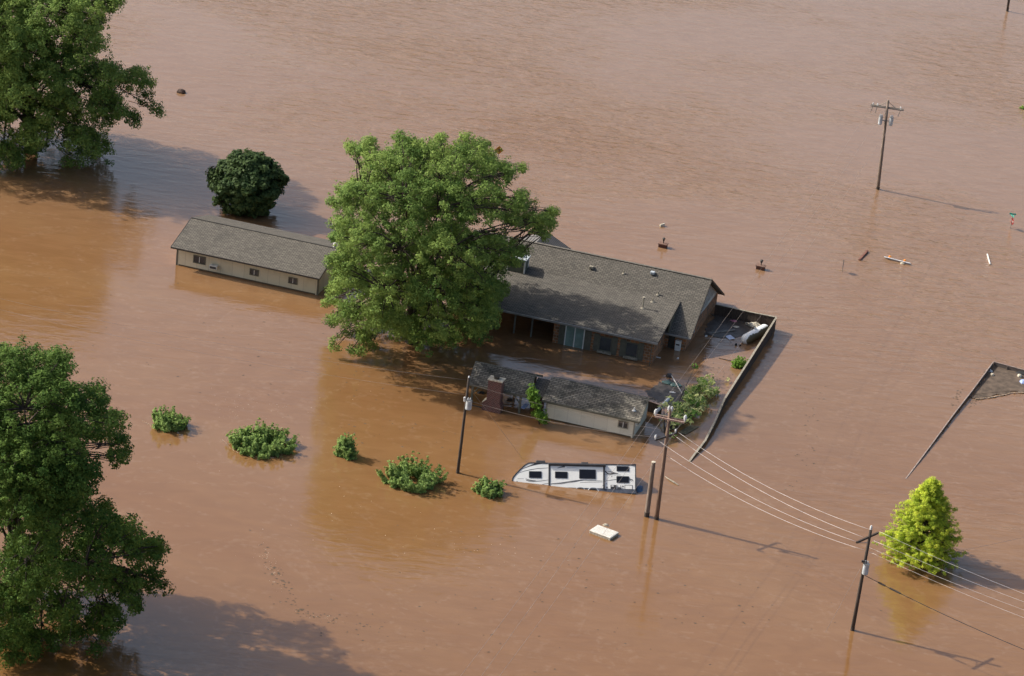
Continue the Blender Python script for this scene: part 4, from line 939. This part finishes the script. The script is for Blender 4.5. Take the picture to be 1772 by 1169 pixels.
scrap('sandbag', 'pale bag lying against the near end of the barricade', 'sandbag', 1562, 455.5, (.3, .2, .1), offwhite, 2)
# boards and small floating things
pb = plank('floating_board', 'red brown board on edge floating between the edge on sign and barricade', 'board', (1487, 449), (1501, 434), .22, .18, mat('red brown board', (.22, .10, .07), .8, (.14, .06, .045), 4), .08)
plank('white_post', 'short white post floating at far right above the sunken fence', 'post', (1708.5, 438.5), (1713, 457), .12, .1, whitep, .05)
plank('timber', 'long grey timber floating beside the right gable of the house', 'timber', (1226, 576), (1272, 571), .28, .1, mat('wet grey timber', (.2, .19, .17), .8, (.14, .13, .12), 4), .06)
plank('plywood_sheet', 'white sheet of board floating in front of the propane tank', 'board', (1259, 580), (1267, 586.5), .62, .03, mat('blue white sheet', (.66, .7, .82), .6, (.55, .6, .74)), .05)
scrap('bundle', 'torn cream bundle of insulation floating by the back fence', 'bundle', 1304, 565, (.7, .42, .28), offwhite, 11, rz=-.3, z=.1, rough=.4, nu=14, nv=7)
scrap('float_toy', 'curved pink pool toy drifting near the back fence', 'toy', 1270, 556, (.38, .22, .12), pink, 12)
scrap('rag', 'small white rag on the dark water between pink toy and white sheet', 'rag', 1274, 566, (.3, .2, .08), offwhite, 13)
scrap('jug', 'tiny white jug floating left of the end of the grey timber', 'jug', 1222, 582, (.14, .12, .12), whitep, 14)
scrap('bucket', 'round pale cap in the dark recess in front of the white cabinet', 'bucket', 1173, 620, (.1, .1, .08), whitep, 15)
plank('white_board', 'short white board floating by the front corner of the brick house', 'board', (1134, 617), (1143, 619), .14, .05, whitep, .04)
scrap('drum', 'small dark keg bobbing beside the near end of the propane tank', 'keg', 1273.5, 597, (.1, .1, .2), blackm, 16)
scrap('drum', 'dark ball bobbing touching the near end of the propane tank', 'ball', 1280.5, 597.5, (.14, .12, .1), blackm, 17)
plank('stick', 'dark stick floating left of the small bright shrub in the yard', 'stick', (1244, 619), (1268, 625), .07, .06, wood_dark, .03)
plank('pipe', 'white pipe leaning across the floating leaves behind the shed', 'pipe', (1162, 648), (1181, 683), .08, .08, rvlt, .35)
for k, (px, py, lab) in enumerate(((1155, 663, 'dark teal tarp hump floating behind the small shed, left one'), (1168, 667, 'dark teal tarp hump touching the floating leaves'))): scrap('tarp', lab, 'tarp', px, py, (.55, .42, .2), tealtarp, 20+k, rough=.2)
scrap('barrel', 'dark upturned barrel floating at the far end of the white pipe', 'barrel', 1158, 651, (.32, .3, .28), rvdark, 22, rough=.1)
scrap('foam_block', 'thin white strip of foam on the muddy mat behind the shed', 'foam', 1164, 679, (.32, .16, .06), whitep, 23)
bb_ = placed('barrel', 'bright blue barrel floating behind the right end of the small shed', 'barrel', 1138, 706); MB().tube([(-.3, 0, .1), (.3, .12, .16)], .2, 12).build('drum', blue, bb_); MB().tube([(-.05, 0, .11), (.05, .02, .14)], .215, 12).build('hoop', rvdark, bb_)
q = MB(); PA, PB = gp(1135, 713, .6), gp(1157, 690, 1.1); q.tube([(0, 0, 0), PB-PA], .15, 8); o = q.build('metal_duct', tankgrey); o.location = PA; tag(o, 'thick grey duct propped between shed and floating leaves', 'duct')
def raft():
    c = [gp(x, y, .05) for x, y in ((1175, 749), (1196, 735), (1208, 738), (1186, 751))]; O = sum(c, Vector())/4; root = tag(empty('wood_pallet', O), 'flat wooden panel floating right of the red brown pole', 'pallet')
    for k in range(7):
        a = c[0].lerp(c[3], k/6)-O; b_ = c[1].lerp(c[2], k/6)-O; arm(root, a, b_, .13, .035, mat('mossy boards', (.14, .13, .09), .9, (.09, .085, .06), 4), 'slat')
    for t in (.05, .95): arm(root, c[0].lerp(c[1], t)-O-Vector((0, 0, .04)), c[3].lerp(c[2], t)-O-Vector((0, 0, .04)), .1, .05, darktrim, 'batten')
raft()
o = plank('floating_board', 'tilted pale panel lying under the pavilion roof', 'panel', (904, 706), (912, 699), .35, .04, paleblue, .25)
scrap('log_end', 'dark floating lump under the left side of the pavilion', 'debris', 832, 680, (.28, .22, .16), blackm, 31)
scrap('log_end', 'brown floating lump under the middle of the pavilion', 'debris', 881, 692, (.3, .2, .14), board_in, 32)
q = MB(); pts = [gp(x, y, z) for x, y, z in ((1149, 823, -.05), (1158, 829, .08), (1165, 833, .1), (1174, 839, .04))]; q.tube([p-pts[0] for p in pts], [.03, .06, .07, .04], 6); o = q.build('driftwood', rail); o.location = pts[0]; tag(o, 'thin bleached branch floating right of the red brown pole', 'branch')
# debris patch at the right with things lying on it
def sheet(name, outline, z, m, kind='stuff', label=None, cat=None, th=.05, rough=.0, seed=0):
    import bmesh
    P = [gp(x, y, z) for x, y in outline]; O = sum(P, Vector())/len(P); O.z = 0; g_ = random.Random(len(outline)*7)
    P = [a.lerp(b_, k/6)+Vector((g_.gauss(0, .13), g_.gauss(0, .2), 0)) for a, b_ in zip(P, P[1:]+P[:1]) for k in range(6)]
    o = MB().slab([p-O for p in P], th+.3).build(name, m); o.location = O; return tag(o, label, cat, kind=kind)
g = random.Random(4)
sheet('debris_mat', [(1719,630),(1745,637),(1772,644),(1830,660),(1840,684),(1800,679),(1772,678),(1752,678),(1735,682),(1716,686),(1700,688),(1688,690),(1683,684),(1697,663)], .06, matm, label='brown mat of matted floating debris trapped by the sunken fences', cat='debris')
sheet('debris_mat', [(1240,541),(1270,548),(1300,558),(1316,566),(1296,574),(1276,583),(1256,586),(1236,582),(1220,577),(1226,560)], .03, mat('dark wet debris', (.085, .072, .062), .4, (.04, .034, .03), 1.5, bump=.7, bscale=6, mix=(.35, .65)), label='dark wet debris gathered against the back board fence', cat='debris')
sheet('debris_mat', [(1118,676),(1140,662),(1160,656),(1182,664),(1196,678),(1186,694),(1160,704),(1146,694),(1128,690)], .02, MATS['dark wet debris'], label='grey debris raft between small shed and fallen tree', cat='debris')
def strand(name, pts, w, m, label, cat, z=.075):
    P = [gp(x, y, z) for x, y in pts]; fs = []; vs = []; g_ = random.Random(len(pts)); fine = []
    for a, b_ in zip(P[:-1], P[1:]):
        for k in range(5): fine.append(a.lerp(b_, k/5))
    fine.append(P[-1]); q = MB(); q.tube([p-P[0]+Vector((g_.gauss(0, .04), g_.gauss(0, .04), 0)) for p in fine], [w*g_.uniform(.5, 1.3) for _ in fine], 5); o = q.build(name, m); o.location = P[0]; return tag(o, label, cat, kind='stuff')
strand('foam_line', [(1688,690),(1700,689.5),(1716,687),(1735,683.5),(1752,679),(1772,679),(1830,684)], .05, foamm, 'pale foam line along the lower edge of the debris mat', 'foam', .06)
scrap('kayak', 'dark overturned boat shape cut by the right edge of the debris mat', 'boat', 1774, 648, (1.0, .4, .28), blackm, 41, rz=-.2, rough=.08, nu=14, nv=6)
scrap('tub', 'pale blue plastic tub at the right edge of the debris mat', 'tub', 1771, 662, (.42, .5, .25), paleblue, 42, rough=.2)
scrap('cooler', 'white and blue lump by the sunken fence on the debris mat', 'cooler', 1713, 643, (.34, .25, .18), tankgrey, 43)
scrap('ball', 'tan round object on the upper left of the debris mat', 'ball', 1717, 650, (.18, .18, .16), offwhite, 44, rough=.05, z=.12)
scrap('ball', 'larger cream round object left of the pale blue tub', 'ball', 1764, 652, (.24, .24, .2), offwhite, 45, rough=.05, z=.12)

def flecks(name, regions, m, label, seed, size=(.05, .22)):
    """many tiny floating bits as one object; regions: (px, py, sx, sy, tilt slope, n)"""
    g = random.Random(seed); q = MB(); O = gp(900, 600)
    for (px, py, sx_, sy_, sl_, n_) in regions:
        for _ in range(n_):
            u = g.gauss(0, 1); P = gp(px+u*sx_, py+u*sl_*sx_+g.gauss(0, 1)*sy_, 0)-O; s = g.uniform(*size); a = g.uniform(-.6, .6); k = g.uniform(.25, .6)
            c, d = math.cos(a)*s, math.sin(a)*s; z = .012
            q.add([P+Vector((-c, -d, z)), P+Vector((d*k, -c*k, z)), P+Vector((c, d, z)), P+Vector((-d*k, c*k, z+.02))], [(0, 1, 2, 3)])
    o = q.build(name, m); o.location = O; return tag(o, label, 'debris', kind='stuff')
flecks('drifting_litter', [(490,1010,26,10,1.4,70),(540,1062,30,5,.25,26),(640,1080,60,14,.2,30),(1400,700,14,60,.1,40),(1388,800,12,40,.1,20),(700,745,70,30,.1,40),(590,660,60,30,0,25),
    (850,950,120,25,.1,25),(1200,1040,180,40,0,50),(330,590,200,60,0,40),(1160,690,14,12,0,60),(1255,655,14,12,0,30),(900,1080,200,40,0,30),(1262,558,22,9,.15,160),(1245,560,14,12,.1,60),(1245,590,12,5,0,14),(1205,625,30,20,0,30),(700,80,300,50,0,12),
    (1655,690,4,6,-1,26),(1690,692,8,5,-.6,50),(1630,750,6,3,-1.3,30)], mat('dark leaf litter', (.11, .085, .06), .9), 'dark leaves and twigs drifting on the muddy water', 5, (.04, .15))
flecks('drifting_foam', [(470,985,14,14,1.4,70),(560,1070,14,4,0,16),(470,700,60,14,0,50),(395,715,12,8,0,20),(860,950,100,18,.1,40),(560,900,120,40,.2,30),(600,600,60,60,0,20),(1745,665,14,8,0,30)]+[(x, y, 5, .8, k, 16) for x, y, k in ((390,766,1.1),(400,776,.8),(415,784,.5),(432,789,.4),(450,792,.15),(468,792,-.1),(486,787,-.4),(500,780,-.6),(510,770,-1),(253,731,.6),(264,738,.5),(278,743,.2),(292,745,.1),(306,745,0))], foamm, 'pale foam specks drifting on the muddy water', 6, (.02, .06))
